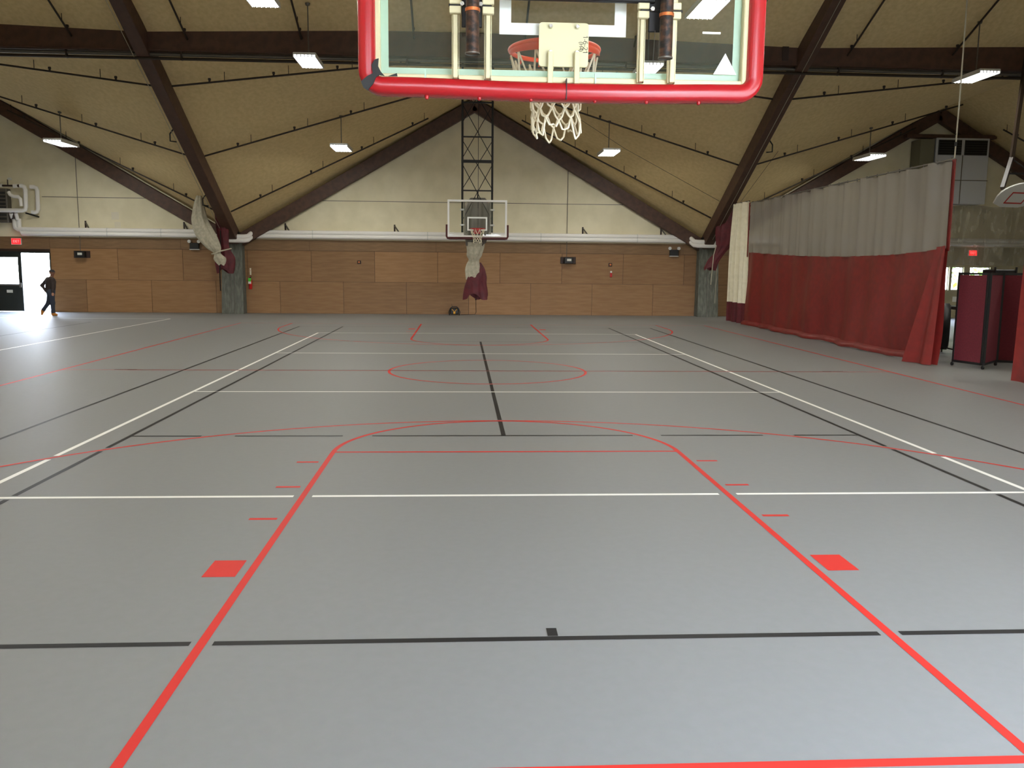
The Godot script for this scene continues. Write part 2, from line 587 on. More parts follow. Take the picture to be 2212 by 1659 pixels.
	for r in [[18.55, 19.25], [19.36, 19.85], [20.1, 20.95]]:
		var win := structure("window_%d" % n)
		n += 1
		st = new_st()
		slab(st, r[0], r[0] + 0.03, 1.12, 2.06, FAR + 0.08, FAR + 0.2)
		slab(st, r[1] - 0.03, r[1], 1.12, 2.06, FAR + 0.08, FAR + 0.2)
		slab(st, r[0], r[1], 1.12, 1.15, FAR + 0.08, FAR + 0.2)
		slab(st, r[0], r[1], 2.03, 2.06, FAR + 0.08, FAR + 0.2)
		part(win, "window_frame", st, M.lamp_housing)
		st = new_st()
		quad(st, V(r[0], 1.13, FAR + 0.13), V(r[0], 2.05, FAR + 0.13), V(r[1], 2.05, FAR + 0.13), V(r[1], 1.13, FAR + 0.13))
		part(win, "pane", st, M.window_glass)
	# battered concrete piers that carry the valley beams
	for s in [-1, 1]:
		var p: Node3D = fixed(thing("concrete_pier", "grey concrete pier against the plywood wall " + ("beside the fire extinguisher" if s < 0 else "beside the pale canvas curtain"), "pier", V(s * 9.22, 0, FAR - 0.3), "concrete piers of the far wall"))
		st = new_st()
		st.set_smooth_group(-1)
		var x0 = s * 9.22 - 0.41
		var x1 = s * 9.22 + 0.41
		var B := [V(x0, 0, FAR - 0.55), V(x1, 0, FAR - 0.55), V(x1, 0, FAR), V(x0, 0, FAR)]
		var T := [V(x0 + 0.03, 2.95, FAR - 0.35), V(x1 - 0.03, 2.95, FAR - 0.35), V(x1 - 0.03, 2.95, FAR), V(x0 + 0.03, 2.95, FAR)]
		for i in 4:
			quad(st, B[i], T[i], T[(i + 1) % 4], B[(i + 1) % 4])
		quad(st, T[0], T[3], T[2], T[1])
		part(p, "shaft", st, M.concrete)
		st = new_st()
		for k2 in 2:
			var xx = s * 9.22 - 0.05 + 0.12 * k2
			bar(st, V(xx, 0.02, FAR - 0.56), V(xx, 1.7, FAR - 0.445), 0.025, 0.02)
		part(p, "conduit", st, M.grey_steel)

func build_other_walls():
	var w := structure("wall_left")
	var st := new_st()
	slab(st, -27.8, -27.36, 0, 13.5, NEAR - 0.3, FAR + 0.3)
	part(w, "wall_panel", st, M.wall_paint)
	w = structure("wall_right")
	st = new_st()
	slab(st, 27.36, 27.8, 0, 13.5, NEAR - 0.3, FAR + 0.3)
	part(w, "wall_panel", st, M.wall_paint)
	# the wall behind the camera, with its row of tall windows
	w = structure("wall_near")
	st = new_st()
	# openings: x0, x1, sill, head
	var wins := [[-1.35, -0.95, 3.2, 3.85], [-0.65, -0.1, 3.2, 3.83], [0.75, 1.95, 3.2, 3.88], [2.1, 2.5, 3.2, 3.83], [1.1, 2.7, 0.06, 2.9], [2.9, 4.5, 0.06, 2.9], [4.7, 6.3, 0.06, 2.9], [6.5, 8.1, 0.06, 2.9]]
	var xs := [-27.36, -18.24, -9.12, 0.0, 9.12, 18.24, 27.36]
	for r in wins:
		xs.append(r[0]); xs.append(r[1])
	xs.sort()
	st = new_st()
	for i in xs.size() - 1:
		if xs[i + 1] - xs[i] < 0.001: continue
		var mid: float = (xs[i] + xs[i + 1]) * 0.5
		var y := 0.0
		var here := wins.filter(func(r): return r[0] < mid and mid < r[1])
		here.sort_custom(func(p, q): return p[2] < q[2])
		for r in here:
			slab(st, xs[i], xs[i + 1], y, r[2], NEAR - 0.3, NEAR)
			y = r[3]
		prism(st, PackedVector2Array([Vector2(xs[i], y), Vector2(xs[i + 1], y), Vector2(xs[i + 1], roof_h(xs[i + 1], NEAR) + 0.02), Vector2(xs[i], roof_h(xs[i], NEAR) + 0.02)]), NEAR - 0.3, NEAR)
	part(w, "lower_wall", st, M.wall_paint)
	var n := 4
	for r in wins:
		var win := structure("window_%d" % n)
		n += 1
		st = new_st()
		quad(st, V(r[0], r[2], NEAR - 0.15), V(r[0], r[3], NEAR - 0.15), V(r[1], r[3], NEAR - 0.15), V(r[1], r[2], NEAR - 0.15))
		part(win, "pane", st, M.window_glass)
		st = new_st()
		for e in [r[0], r[1] - 0.04]:
			slab(st, e, e + 0.04, r[2], r[3], NEAR - 0.2, NEAR - 0.1)
		for e in [r[2], r[3] - 0.04]:
			slab(st, r[0], r[1], e, e + 0.04, NEAR - 0.2, NEAR - 0.1)
		part(win, "window_frame", st, M.lamp_housing)

# ------------------------------------------------------------------ roof: each bay is folded from hyperbolic sheets at both ends, plain slopes in the middle
func valley_h(d: float) -> float:
	return VALLEY + SLOPE * (FAR - d)

func roof_h(x: float, d: float) -> float:
	if d < MID: d = 2 * MID - d
	var b := roundf(x / (2 * HALF))
	var t := absf(x - b * 2 * HALF) / HALF
	if d >= KNEE:
		return lerpf(RIDGE, valley_h(d), t)
	return lerpf(RIDGE, valley_h(KNEE), t) + 0.45 * (KNEE - d)

func build_roof():
	var c := structure("ceiling")
	for e in 2:
		for half in 6:
			var x0 := -27.36 + half * HALF
			for zone in 2:
				var rows := []
				var top := []
				var d0 := KNEE if zone == 0 else MID
				var d1 := FAR + 0.3 if zone == 0 else KNEE
				for i in 15:
					var d := lerpf(d0, d1, i / 14.0)
					var row := []
					var row2 := []
					for k in 13:
						var x := x0 + HALF * k / 12.0
						var b := float(half / 2 - 1)
						var t := absf(x - b * 2 * HALF) / HALF
						var h: float
						if zone == 0: h = lerpf(RIDGE, valley_h(minf(d, FAR)), t)
						else: h = lerpf(RIDGE, valley_h(KNEE), t) + 0.45 * (KNEE - d)
						var dd := d if e == 0 else 2 * MID - d
						row.append(V(x, h, dd)); row2.append(V(x, h + 0.2, dd))
					rows.append(row); top.append(row2)
				var st := new_st()
				sheet(st, rows)
				sheet(st, top)
				st.set_smooth_group(-1)
				for i in 14:
					for kk in [0, 12]:
						quad(st, rows[i][kk], rows[i + 1][kk], top[i + 1][kk], top[i][kk])
				for k in 12:
					for ii in [0, 14]:
						quad(st, rows[ii][k], rows[ii][k + 1], top[ii][k + 1], top[ii][k])
				part(c, "roof_panel", st, M.roof)

func build_beams():
	# valley beams
	for s in [-1, 1]:
		for e in 2:
			if e == 1: continue
			var x = s * HALF
			var a := V(x, valley_h(31.0) - 0.30, 31.0)
			var b := V(x, valley_h(31.0) - 0.30 + SLOPE * (31.0 - MID), MID)
			var o: Node3D = fixed(thing("valley_beam", "dark brown sloping beam rising from the pier " + ("by the bundled grey net" if s < 0 else "by the divider curtain"), "beam", a, "valley beams"))
			var st := new_st()
			bar(st, a, b, 0.36, 0.50, 0.015)
			part(o, "shaft", st, M.beam)
			st = new_st()
			# steel shoe at the foot
			slab(st, x - 0.22, x + 0.22, 2.7, 3.1, 30.75, 31.15, 0.01)
			part(o, "shoe", st, M.iron)
			# small bent hangers along its side
			for zz in [25.0, 28.2]:
				st = new_st()
				var h := valley_h(zz) - 0.45
				tube(st, [V(x + s * 0.15, h + 0.15, zz), V(x + s * 0.34, h - 0.10, zz), V(x + s * 0.34, h - 0.32, zz), V(x + s * 0.15, h - 0.34, zz)], 0.022, 6)
				part(o, "hanger", st, M.iron)
			for k in 2:     # rust coloured plates at the crossing
				if s > 0:
					st = new_st()
					slab(st, x - 0.62 + k * 0.72, x - 0.44 + k * 0.72, 7.72, 8.1, KNEE - 0.16, KNEE - 0.14)
					part(o, "joint_plate", st, M.dark_brown)
	# the same beams of the near half, behind and above the camera
	for s in [-1, 1]:
		var x = s * HALF
		var st := new_st()
		bar(st, V(x, valley_h(2 * MID - NEAR - 0.1) - 0.30, NEAR + 0.1), V(x, valley_h(31.0) - 0.30 + SLOPE * (31.0 - MID), MID), 0.36, 0.50, 0.015)
		fixed(single("valley_beam", "dark brown sloping beam of the near roof half, at the window wall", "beam", st, M.beam, "valley beams of the near half"))
	# cross beam with its flanges
	for e in 2:
		var d := KNEE if e == 0 else 2 * MID - KNEE
		var o: Node3D = fixed(thing("cross_beam", "deep dark brown beam spanning the hall level under the roof" if e == 0 else "deep dark brown level beam over the near key", "beam", V(0, 7.62, d)))
		var st := new_st()
		slab(st, -27.3, 27.3, 7.62, 8.26, d - 0.12, d + 0.12, 0.01)
		part(o, "shaft", st, M.beam)
		st = new_st()
		slab(st, -27.3, 27.3, 7.595, 7.625, d - 0.16, d + 0.16, 0.004)
		part(o, "flange", st, M.beam)
	# rafters against the end walls
	for e in 2:
		for half in 6:
			var x0 := -27.36 + half * HALF
			var x1 := x0 + HALF
			var up := half % 2 == 0
			var off := 0.31
			var d := FAR - 0.16 if e == 0 else NEAR + 0.16
			var a := V(x0, roof_h(x0, d if e else FAR) - off, d)
			var b := V(x1, roof_h(x1, d if e else FAR) - off, d)
			var st := new_st()
			bar(st, a, b, 0.30, 0.46, 0.012)
			var names := ["", "dark brown gable rafter above the wall with the red exit door sign", "dark brown gable rafter left of the far hoop mast", "dark brown gable rafter right of the far hoop mast", "dark brown gable rafter above the mesh divider curtain", "dark brown gable rafter beyond the sheet metal air unit"]
			var lab = names[half] if names[half] else "dark brown gable rafter in the left end bay"
			if e == 1: lab = "dark brown gable rafter over the window wall"
			fixed(single("gable_rafter", lab, "beam", st, M.beam, "gable rafters" if e == 0 else "gable rafters over the window wall"))

# ------------------------------------------------------------------ insulated pipes along the far wall
func build_wall_pipes():
	for lower in 2:
		var dh := -0.15 * lower
		var dz := 0.05 * lower
		var h := 3.11 + dh
		var lo := 2.92 + dh
		var zb := FAR - 0.14
		var zf := FAR - 0.62 - dz
		var pts := []
		if lower == 0:
			pts = [V(-17.3, 3.6, zb), V(-17.3, 3.3, zb), V(-17.28, 3.16, zb), V(-17.2, h, zb)]
		else:
			pts = [V(-17.15, 3.5, zb + 0.02), V(-17.15, 3.15, zb + 0.02), V(-17.05, h, zb)]
		for s in [-1, 1]:
			var a: float = -9.95 if s < 0 else 8.5
			var b: float = -8.5 if s < 0 else 9.95
			pts += [V(a - 0.12, h, zb), V(a, h - 0.02, zb - 0.05), V(a + 0.06, lo + 0.02, zf + 0.06), V(a + 0.18, lo, zf), V(b - 0.18, lo, zf), V(b - 0.06, lo + 0.02, zf + 0.06), V(b, h - 0.02, zb - 0.05), V(b + 0.12, h, zb)]
		pts += [V(26.9, h, zb)]
		var o := thing("wall_pipe", "thick white insulated pipe along the top of the plywood wall" if lower == 0 else "lower white insulated pipe close under the upper one on the plywood wall", "pipe", V(0, h, zb))
		var st := new_st()
		tube(st, pts, 0.085, 12)
		part(o, "run", st, M.pipe_white)
		for x in [-13.9, -11.9, -6.2, -1.8, 2.6, 6.4]:
			st = new_st()
			tube(st, [V(x - 0.02, h, zb), V(x + 0.02, h, zb)], 0.092, 12)
			part(o, "joint_band", st, M.lamp_housing)
	# angled brackets over the pipe
	for x in [-14.67, -11.0, -7.18, -3.0, 4.34, 7.45]:
		var o := thing("wall_bracket", "small dark angled steel bracket on pale wall above white pipe", "bracket", V(x, 3.15, FAR - 0.05), "angled brackets above the white pipe")
		var st := new_st()
		bar(st, V(x - 0.08, 3.42, FAR - 0.02), V(x + 0.10, 3.16, FAR - 0.16), 0.05, 0.03)
		part(o, "arm", st, M.grey_steel)
		st = new_st()
		slab(st, x - 0.11, x - 0.05, 3.18, 3.46, FAR - 0.02, FAR, 0.003)
		part(o, "wall_plate", st, M.dark_brown)
	# bent pipes of the heater at the left
	var o2 := thing("heater_pipes", "white insulated pipes bent into loops on pale wall above the exit door", "pipe", V(-17.0, 3.5, FAR - 0.4))
	var zf2 := FAR - 0.45
	var st2 := new_st()
	tube(st2, [V(-18.2, 3.79, zf2), V(-16.83, 3.79, zf2), V(-16.73, 3.83, zf2), V(-16.70, 3.93, zf2), V(-16.68, 4.55, zf2), V(-16.71, 4.65, zf2), V(-16.80, 4.69, zf2), V(-16.86, 4.69, zf2)], 0.078, 10)
	part(o2, "front_loop", st2, M.pipe_white)
	st2 = new_st()
	tube(st2, [V(-17.1, 4.68, zf2), V(-16.95, 4.69, zf2)], 0.07, 10)
	part(o2, "top_piece", st2, M.pipe_white)
	st2 = new_st()
	tube(st2, [V(-18.2, 4.69, zf2), V(-17.5, 4.69, zf2)], 0.07, 10)
	part(o2, "top_piece", st2, M.pipe_white)
	st2 = new_st()
	tube(st2, [V(-17.5, 4.69, zf2), V(-17.1, 4.69, zf2)], 0.035, 8)
	tube(st2, [V(-16.98, 4.69, zf2), V(-16.84, 4.69, zf2)], 0.05, 8)
	tube(st2, [V(-17.3, 4.69, zf2), V(-17.3, 4.92, zf2)], 0.02, 6)
	part(o2, "valve", st2, M.dark_brown)
	st2 = new_st()
	tube(st2, [V(-17.28, 3.72, zf2 + 0.15), V(-17.25, 3.5, zf2 + 0.2)], 0.09, 8)
	part(o2, "lower_valve", st2, M.dark_brown)
	st2 = new_st()
	slab(st2, -17.28, -17.17, 4.9, 4.98, zf2 - 0.05, zf2 + 0.05, 0.01)
	part(o2, "valve_handle", st2, M.paper)
	st2 = new_st()
	var zr := FAR - 0.2
	tube(st2, [V(-16.62, 4.68, zr), V(-16.5, 4.68, zr), V(-16.40, 4.64, zr), V(-16.37, 4.55, zr), V(-16.38, 3.86, zr), V(-16.42, 3.77, zr), V(-16.52, 3.74, zr), V(-16.62, 3.74, zr)], 0.075, 10)
	part(o2, "rear_loop", st2, M.pipe_white)
	st2 = new_st()
	tube(st2, [V(-17.30, 4.47, zf2), V(-17.24, 4.36, zf2), V(-17.12, 4.30, zf2), V(-16.95, 4.29, zf2), V(-16.88, 4.22, zf2), V(-16.86, 3.95, zf2)], 0.065, 10)
	part(o2, "inner_bend", st2, M.pipe_white)
	st2 = new_st()
	tube(st2, [V(-17.3, 3.7, zf2 + 0.1), V(-17.3, 3.52, zf2 + 0.2)], 0.08, 10)
	tube(st2, [V(-17.13, 3.7, zf2 + 0.1), V(-17.13, 3.48, zf2 + 0.2)], 0.07, 10)
	part(o2, "down_leg", st2, M.pipe_white)
	st2 = new_st()
	bar(st2, V(-16.72, 3.70, zf2), V(-16.45, 3.58, FAR - 0.02), 0.05, 0.05)
	part(o2, "support_arm", st2, M.iron)
	var hb := thing("unit_heater", "dark grey unit heater box behind looped white pipes at the hall corner", "heater", V(-18.1, 3.3, FAR - 0.4))
	st2 = new_st()
	slab(st2, -18.9, -17.42, 3.35, 4.6, FAR - 0.35, FAR - 0.02, 0.02)
	part(hb, "casing", st2, M.grey_steel)
	for k in 8:
		st2 = new_st()
		slab(st2, -18.85, -17.47, 3.45 + k * 0.135, 3.53 + k * 0.135, FAR - 0.37, FAR - 0.34, 0.004)
		part(hb, "slat", st2, M.louvre)

# ------------------------------------------------------------------ sprinkler pipes under the roof
func sprinkler(pts: Array, label: String, group: String, heads: int, n0 := 0.15):
	var o := thing("sprinkler_pipe", label, "pipe", pts[0], group)
	var st := new_st()
	tube(st, pts, 0.029, 6)
	part(o, "run", st, M.sprinkler_paint)
	var a: Vector3 = pts[0]
	var b: Vector3 = pts[pts.size() - 1]
	for k in heads:
		var t := n0 + (0.92 - n0) * k / maxf(1, heads - 1)
		var p := a.lerp(b, t)
		st = new_st()
		tube(st, [p, p + Vector3(0, 0.06, 0), p + Vector3(0, 0.07, 0), p + Vector3(0, 0.12, 0)], [0.03, 0.03, 0.045, 0.04], 6)
		part(o, "sprinkler_head", st, M.sprinkler_paint)
		var q := a.lerp(b, t + 0.06)
		var roof := roof_h(q.x, -q.z)
		st = new_st()
		tube(st, [q, Vector3(q.x, roof, q.z)], 0.010, 5)
		part(o, "hanger_rod", st, M.sprinkler_paint)

func build_sprinklers():
	for b in [-1, 0, 1]:
		for s in [-1, 1]:
			for d in [23.5, 26.55, 29.6]:
				var x0 = b * 2 * HALF + s * (HALF - 0.25)
				var x1 = b * 2 * HALF + s * 1.7
				var drop := 0.26
				var lab: String = ["highest", "middle", "lowest"][int((d - 23.0) / 3.0)] + " thin sprinkler pipe on the %s side of the %s bay" % ["exit door" if s < 0 else "air unit", ["exit door", "far hoop", "air unit"][b + 1]]
				sprinkler([V(x0, roof_h(x0, d) - drop, d), V(x1, roof_h(x1, d) - drop, d)], lab, "roof sprinkler pipes in bay %s" % ["left", "middle", "right"][b + 1], 4)
	# pipes up the main slope
	for k in range(-4, 6):
		var x := -1.55 + 3.05 * k - 0.25
		var d0 := KNEE - 0.1
		var d1 := KNEE - 5.0
		sprinkler([V(x, roof_h(x, d0) - 0.2, d0), V(x, roof_h(x, d1) - 0.2, d1)], "dark sprinkler pipe running up the main roof slope from the level cross beam", "sprinkler pipes on the main slope", 3, 0.05)
	# main under the cross beam, hung on straps, and the grey conduit over it
	var o := thing("sprinkler_main", "dark sprinkler main hung close under the level cross beam", "pipe", V(0, 7.43, KNEE))
	var st := new_st()
	tube(st, [V(-27, 7.42, KNEE), V(27, 7.42, KNEE)], 0.042, 8)
	part(o, "run", st, M.sprinkler_paint)
	var x := -20.3
	while x < 21:
		st = new_st()
		slab(st, x - 0.02, x + 0.02, 7.38, 7.595, KNEE - 0.05, KNEE + 0.05)
		part(o, "strap", st, M.sprinkler_paint)
		x += 3.05
	st = new_st()
	tube(st, [V(-27, 7.53, KNEE + 0.02), V(27, 7.53, KNEE + 0.02)], 0.052, 8)
	single("roof_conduit", "grey conduit between the cross beam and the dark sprinkler main", "conduit", st, M.grey_steel)

# ------------------------------------------------------------------ hanging lamps
func make_lamp() -> Node3D:
	# local: origin at the centre of the open underside, length along depth
	var o := Node3D.new()
	var st := new_st()
	var w := 0.28
	var l := 0.66
	# tray: top, sides and notched ends
	box(st, Vector3(0, 0.11, 0), Vector3(w * 2, 0.02, l * 2), Basis(), 0.005)
	box(st, Vector3(-w, 0.06, 0), Vector3(0.015, 0.11, l * 2))
	box(st, Vector3(w, 0.06, 0), Vector3(0.015, 0.11, l * 2))
	for e in [-1, 1]:
		box(st, Vector3(0, 0.085, e * l), Vector3(w * 2, 0.05, 0.015))
		for k in 7:
			box(st, Vector3(-w + w * 2 * k / 6.0, 0.04, e * l), Vector3(0.025, 0.07, 0.015))
	box(st, Vector3(0, 0.15, 0), Vector3(0.22, 0.06, 0.5), Basis(), 0.01)
	lamp_part(o, "housing", st, M.lamp_housing)
	for k in 6:
		st = new_st()
		var x := -w + w * 2 * (k + 0.5) / 6.0
		tube(st, [Vector3(x, 0.045, -l + 0.02), Vector3(x, 0.045, l - 0.02)], 0.036, 8)
		lamp_part(o, "tube", st, M.lamp_tube)
	st = new_st()
	box(st, Vector3(0, 0.09, 0), Vector3(w * 2 - 0.02, 0.006, l * 2 - 0.03))
	lamp_part(o, "reflector", st, M.lamp_tube)
	return o

func lamp_part(o, called, st, m):
	var p := MeshInstance3D.new()
	p.name = called
	p.mesh = done(st)
	p.material_override = m
	o.add_child(p, true)

func build_lamps():
	var proto := make_lamp()
	var rows := [[27.0, 5.72], [20.9, 7.15], [15.2, 7.12], [10.4, 7.12], [4.7, 7.15], [-1.4, 5.72]]
	var rowname := ["nearest the far wall", "before the cross beam", "second from the cross beam", "over the centre circle", "over the near key", "nearest the window wall"]
	var colname := ["in the exit door bay", "on the exit door side of the hoops", "on the divider side of the hoops", "beyond the divider curtain"]
	for i in rows.size():
		for x in [-13.6, -4.5, 4.5, 13.6]:
			var o: Node3D = proto.duplicate()
			o.name = numbered("hanging_lamp")
			add_child(o)
			o.position = V(x, rows[i][1], rows[i][0])
			tag(o, "white tube lamp %s, %s" % [rowname[i], colname[int(roundf((x + 13.6) / 9.1))]], "lamp", "hanging lamps " + rowname[i])
			var st := new_st()
			var top: float = roof_h(x, rows[i][0]) - rows[i][1]
			tube(st, [Vector3(0, 0.16, 0), Vector3(0, top - 0.02, 0)], 0.016, 6)
			tube(st, [Vector3(0, top - 0.06, 0), Vector3(0, top, 0)], [0.05, 0.07], 8)
			lamp_part(o, "rod", st, M.grey_steel)
			var a := AreaLight3D.new()
			a.name = "lamp_light"
			a.area_size = Vector2(0.54, 1.28)
			a.rotation_degrees.x = -90
			a.position = Vector3(0, -0.012, 0)
			a.light_color = Color(1.0, 0.992, 0.945)
			a.light_energy = 10.7
			a.area_range = 60.0
			a.area_attenuation = 2.0
			a.shadow_enabled = true
			o.add_child(a)
	proto.free()

# ------------------------------------------------------------------ the near goal, seen from behind
func goal_net(o, c: Vector3, top_r: float, bottom_r: float, height: float, cord_r: float, n := 12, rows := 5, sides := 5, sway := Vector3.ZERO):
	# knotted cords: two families of strands that cross, ending in loops
	var st := new_st()
	var tv := [0.0, 0.40, 0.56, 0.71, 0.85, 1.0]
	var rv := [1.0, 0.62, 0.36, 0.30, 0.33, 0.26]
	var pos := func(row: int, k: int) -> Vector3:
		var t: float = tv[row]
		var rr := lerpf(bottom_r, top_r, (rv[row] - 0.26) / 0.74) * (1.0 + (0.07 * sin(k * 2.3 + row * 1.3) if row else 0.0))
		var a := TAU * (k + 0.5 * (row % 2)) / n
		return c + Vector3(cos(a) * rr, -height * t * (1.0 + (0.09 * sin(k * 1.7) if row == rows else 0.04 * sin(k * 3.1 + row))), sin(a) * rr) + sway * t * t
	for row in rows:
		for k in n:
			var k2 := (k + 1) % n if row % 2 == 1 else (k + n - 1) % n
			var p: Vector3 = pos.call(row, k)
			var q1: Vector3 = pos.call(row + 1, k)
			var q2: Vector3 = pos.call(row + 1, k2)
			for q in [q1, q2]:
				var mid = (p + q) * 0.5 + Vector3(0, -0.012 if row < rows - 1 else -0.022, 0) + (((p + q) * 0.5 - c) * Vector3(1, 0, 1)).normalized() * 0.006
				tube(st, [p, mid, q], cord_r, sides, false, false)
	return part(o, "net", st, M.cord)

func build_near_goal():
	var zb := 1.2                       # depth of the glass
	var o := thing("basketball_goal", "glass backboard seen from behind with red padding and orange rim", "basketball goal", V(0, 2.72, zb))
	var y0 := 2.80
	var y1 := 3.90
	var st := new_st()
	quad(st, V(-0.88, y0 + 0.02, zb), V(-0.88, y1, zb), V(0.88, y1, zb), V(0.88, y0 + 0.02, zb))
	quad(st, V(-0.88, y0 + 0.02, zb + 0.012), V(-0.88, y1, zb + 0.012), V(0.88, y1, zb + 0.012), V(0.88, y0 + 0.02, zb + 0.012))
	part(o, "glass_pane", st, M.glass)
	# channel frame round the glass
	var f := new_st()
	slab(f, -0.905, -0.868, y0 - 0.005, y1 + 0.03, zb - 0.03, zb + 0.03, 0.004)
	slab(f, 0.868, 0.905, y0 - 0.005, y1 + 0.03, zb - 0.03, zb + 0.03, 0.004)
	slab(f, -0.868, 0.868, y0 - 0.005, y0 + 0.022, zb - 0.03, zb + 0.03, 0.004)
	slab(f, -0.868, 0.868, y1, y1 + 0.03, zb - 0.03, zb + 0.03, 0.004)
	part(o, "frame", f, M.cream)
	# border line and target square printed on the front of the glass
	st = new_st()
	var zp := zb + 0.014
	slab(st, -0.868, -0.832, y0 + 0.022, y1, zp, zp + 0.002)
	slab(st, 0.832, 0.868, y0 + 0.022, y1, zp, zp + 0.002)
	slab(st, -0.832, 0.832, y0 + 0.022, y0 + 0.058, zp, zp + 0.002)
	part(o, "border_line", st, M.mint, "pale green-white border line")
	st = new_st()
	slab(st, -0.305, -0.249, 3.022, 3.48, zp, zp + 0.002)
	slab(st, 0.249, 0.305, 3.022, 3.48, zp, zp + 0.002)
	slab(st, -0.249, 0.249, 3.022, 3.076, zp, zp + 0.002)
	slab(st, -0.249, 0.249, 3.424, 3.48, zp, zp + 0.002)
	part(o, "target_square", st, M.print_white)
	# padding: U-shaped soft moulding round the bottom edge and lower sides
	var path := []
	var px := 0.93
	var py := 2.765
	path.append(V(-px, 3.30, zb)); path.append(V(-px, 3.0, zb))
	for i in 7:
		var a := PI + PI / 2 * i / 6.0
		path.append(V(-px + 0.07 + 0.07 * cos(a), py + 0.07 + 0.07 * sin(a), zb))
	for i in range(1, 12):
		var t := i / 12.0
		path.append(V(lerpf(-px + 0.07, px - 0.07, t), py - 0.012 * sin(PI * clampf(t * 1.2 - 0.15, 0, 1)), zb))
	for i in 7:
		var a := -PI / 2 + PI / 2 * i / 6.0
		path.append(V(px - 0.07 + 0.07 * cos(a), py + 0.07 + 0.07 * sin(a), zb))
	path.append(V(px, 3.0, zb)); path.append(V(px, 3.30, zb))
	var rows := []
	for i in path.size():
		var t: Vector3 = (path[mini(i + 1, path.size() - 1)] - path[maxi(i - 1, 0)]).normalized()
		var outw := Vector3(t.y, -t.x, 0)      # away from the middle of the board
		var row := []
		for k in 20:
			# rounded box section, long across depth
			var a := TAU * k / 20
			var cx := signf(cos(a)) * pow(absf(cos(a)), 0.55)
			var cy := signf(sin(a)) * pow(absf(sin(a)), 0.55)
			row.append(path[i] + Vector3(0, 0, 1) * cx * 0.062 + outw * cy * 0.042)
		rows.append(row)
	st = new_st()
	sheet(st, rows, true)
	var pad := part(o, "padding", st, M.pad_red, "red edge padding")
	st = new_st()
	slab(st, 0.012, 0.016, 2.715, 2.81, zb - 0.064, zb + 0.064)
	part(pad, "seam", st, M.tape_black)
	for x in [-0.65, -0.40, -0.154, 0.154, 0.405, 0.66]:
		st = new_st()
		tube(st, [V(x, 2.722, zb - 0.03), V(x, 2.712, zb - 0.032), V(x, 2.706, zb - 0.033)], [0.010, 0.010, 0.006], 10)
		part(pad, "rivet", st, M.pad_red)
	# black tape patch over the torn corner
	st = new_st()
	var tp := PackedVector2Array([Vector2(-0.955, 2.775), Vector2(-0.925, 2.80), Vector2(-0.90, 2.812), Vector2(-0.905, 2.85), Vector2(-0.89, 2.875), Vector2(-0.872, 2.88), Vector2(-0.875, 2.845), Vector2(-0.862, 2.82), Vector2(-0.845, 2.802), Vector2(-0.868, 2.806), Vector2(-0.885, 2.795), Vector2(-0.898, 2.765), Vector2(-0.925, 2.735), Vector2(-0.945, 2.748)])
	prism(st, tp, zb - 0.068, zb - 0.060)
	part(pad, "tape_patch", st, M.tape_black, "torn black tape")
	st = new_st()
	prism(st, PackedVector2Array([Vector2(-0.83, 2.808), Vector2(-0.79, 2.822), Vector2(-0.787, 2.808)]), zb - 0.036, zb - 0.032)
	part(pad, "tape_scrap", st, M.tape_black)
	# mounting rails behind the glass
	for r in [[-0.531, -0.499], [-0.378, -0.347], [0.352, 0.382], [0.499, 0.533]]:
		st = new_st()
		slab(st, r[0] + 0.006, r[1] - 0.004, y0, y1 + 0.2, zb - 0.075, zb - 0.03, 0.003)
		slab(st, r[0], r[0] + 0.004, y0, y1 + 0.2, zb - 0.06, zb - 0.03)
		slab(st, r[1], r[1] + 0.003, y0, y1 + 0.2, zb - 0.06, zb - 0.03)
		part(o, "rail", st, M.cream)
		for yy in [3.083, 3.124]:
			st = new_st()
			slab(st, r[0] - 0.011, r[1] + 0.012, yy, yy + 0.032, zb - 0.10, zb - 0.072, 0.003)
			part(o, "clamp_block", st, M.cream)
	# brackets and black pipes that carry the board
	for s in [-1, 1]:
		var xc = -0.435 if s < 0 else 0.464
		st = new_st()
		slab(st, xc - (0.05 if s < 0 else 0.07), xc + (0.045 if s < 0 else 0.0), 3.025, 3.5, zb - 0.085, zb - 0.07, 0.003)
		slab(st, xc - 0.11, xc + 0.09, 3.114, 3.126, zb - 0.09, zb - 0.075, 0.002)
		part(o, "bracket_plate", st, M.iron)
		st = new_st()
		var zp2 := zb - 0.15
		tube(st, [V(xc, 2.893, zp2), V(xc, 2.905, zp2), V(xc, 3.5, zp2), V(xc, 7.9, zp2)], 0.031, 16)
		part(o, "hanger_pipe", st, M.pipe_rust, "black rusty pipe")
		st = new_st()
		tube(st, [V(xc, 2.889, zp2), V(xc, 2.896, zp2)], 0.034, 16, false, false)
		part(o, "pipe_rim", st, M.grey_steel)
		st = new_st()
		tube(st, [V(xc, 3.076, zp2), V(xc, 3.090, zp2)], 0.0345, 16)
		part(o, "hose_clamp", st, M.copper)
		for bx in ([-0.048, 0.038] if s < 0 else [-0.056]):
			st = new_st()
			tube(st, [V(xc + bx, 3.124, zb - 0.085), V(xc + bx, 3.124, zb - 0.105)], [0.013, 0.010], 10)
			part(o, "bolt", st, M.chrome)
	st = new_st()
	slab(st, -0.34, 0.42, 3.150, 3.20, zb - 0.11, zb - 0.08, 0.004)
	slab(st, -0.5, 0.55, 7.7, 7.95, zb - 0.3, zb - 0.05, 0.01)
	part(o, "cross_bar", st, M.iron)
	for x in [-0.656, 0.155]:
		st = new_st()
		slab(st, x - 0.004, x + 0.004, 2.795, 2.842, zb - 0.036, zb - 0.026, 0.001)
		part(o, "edge_clip", st, M.mint)
	# thin hanging wire beside the right pipe
	st = new_st()
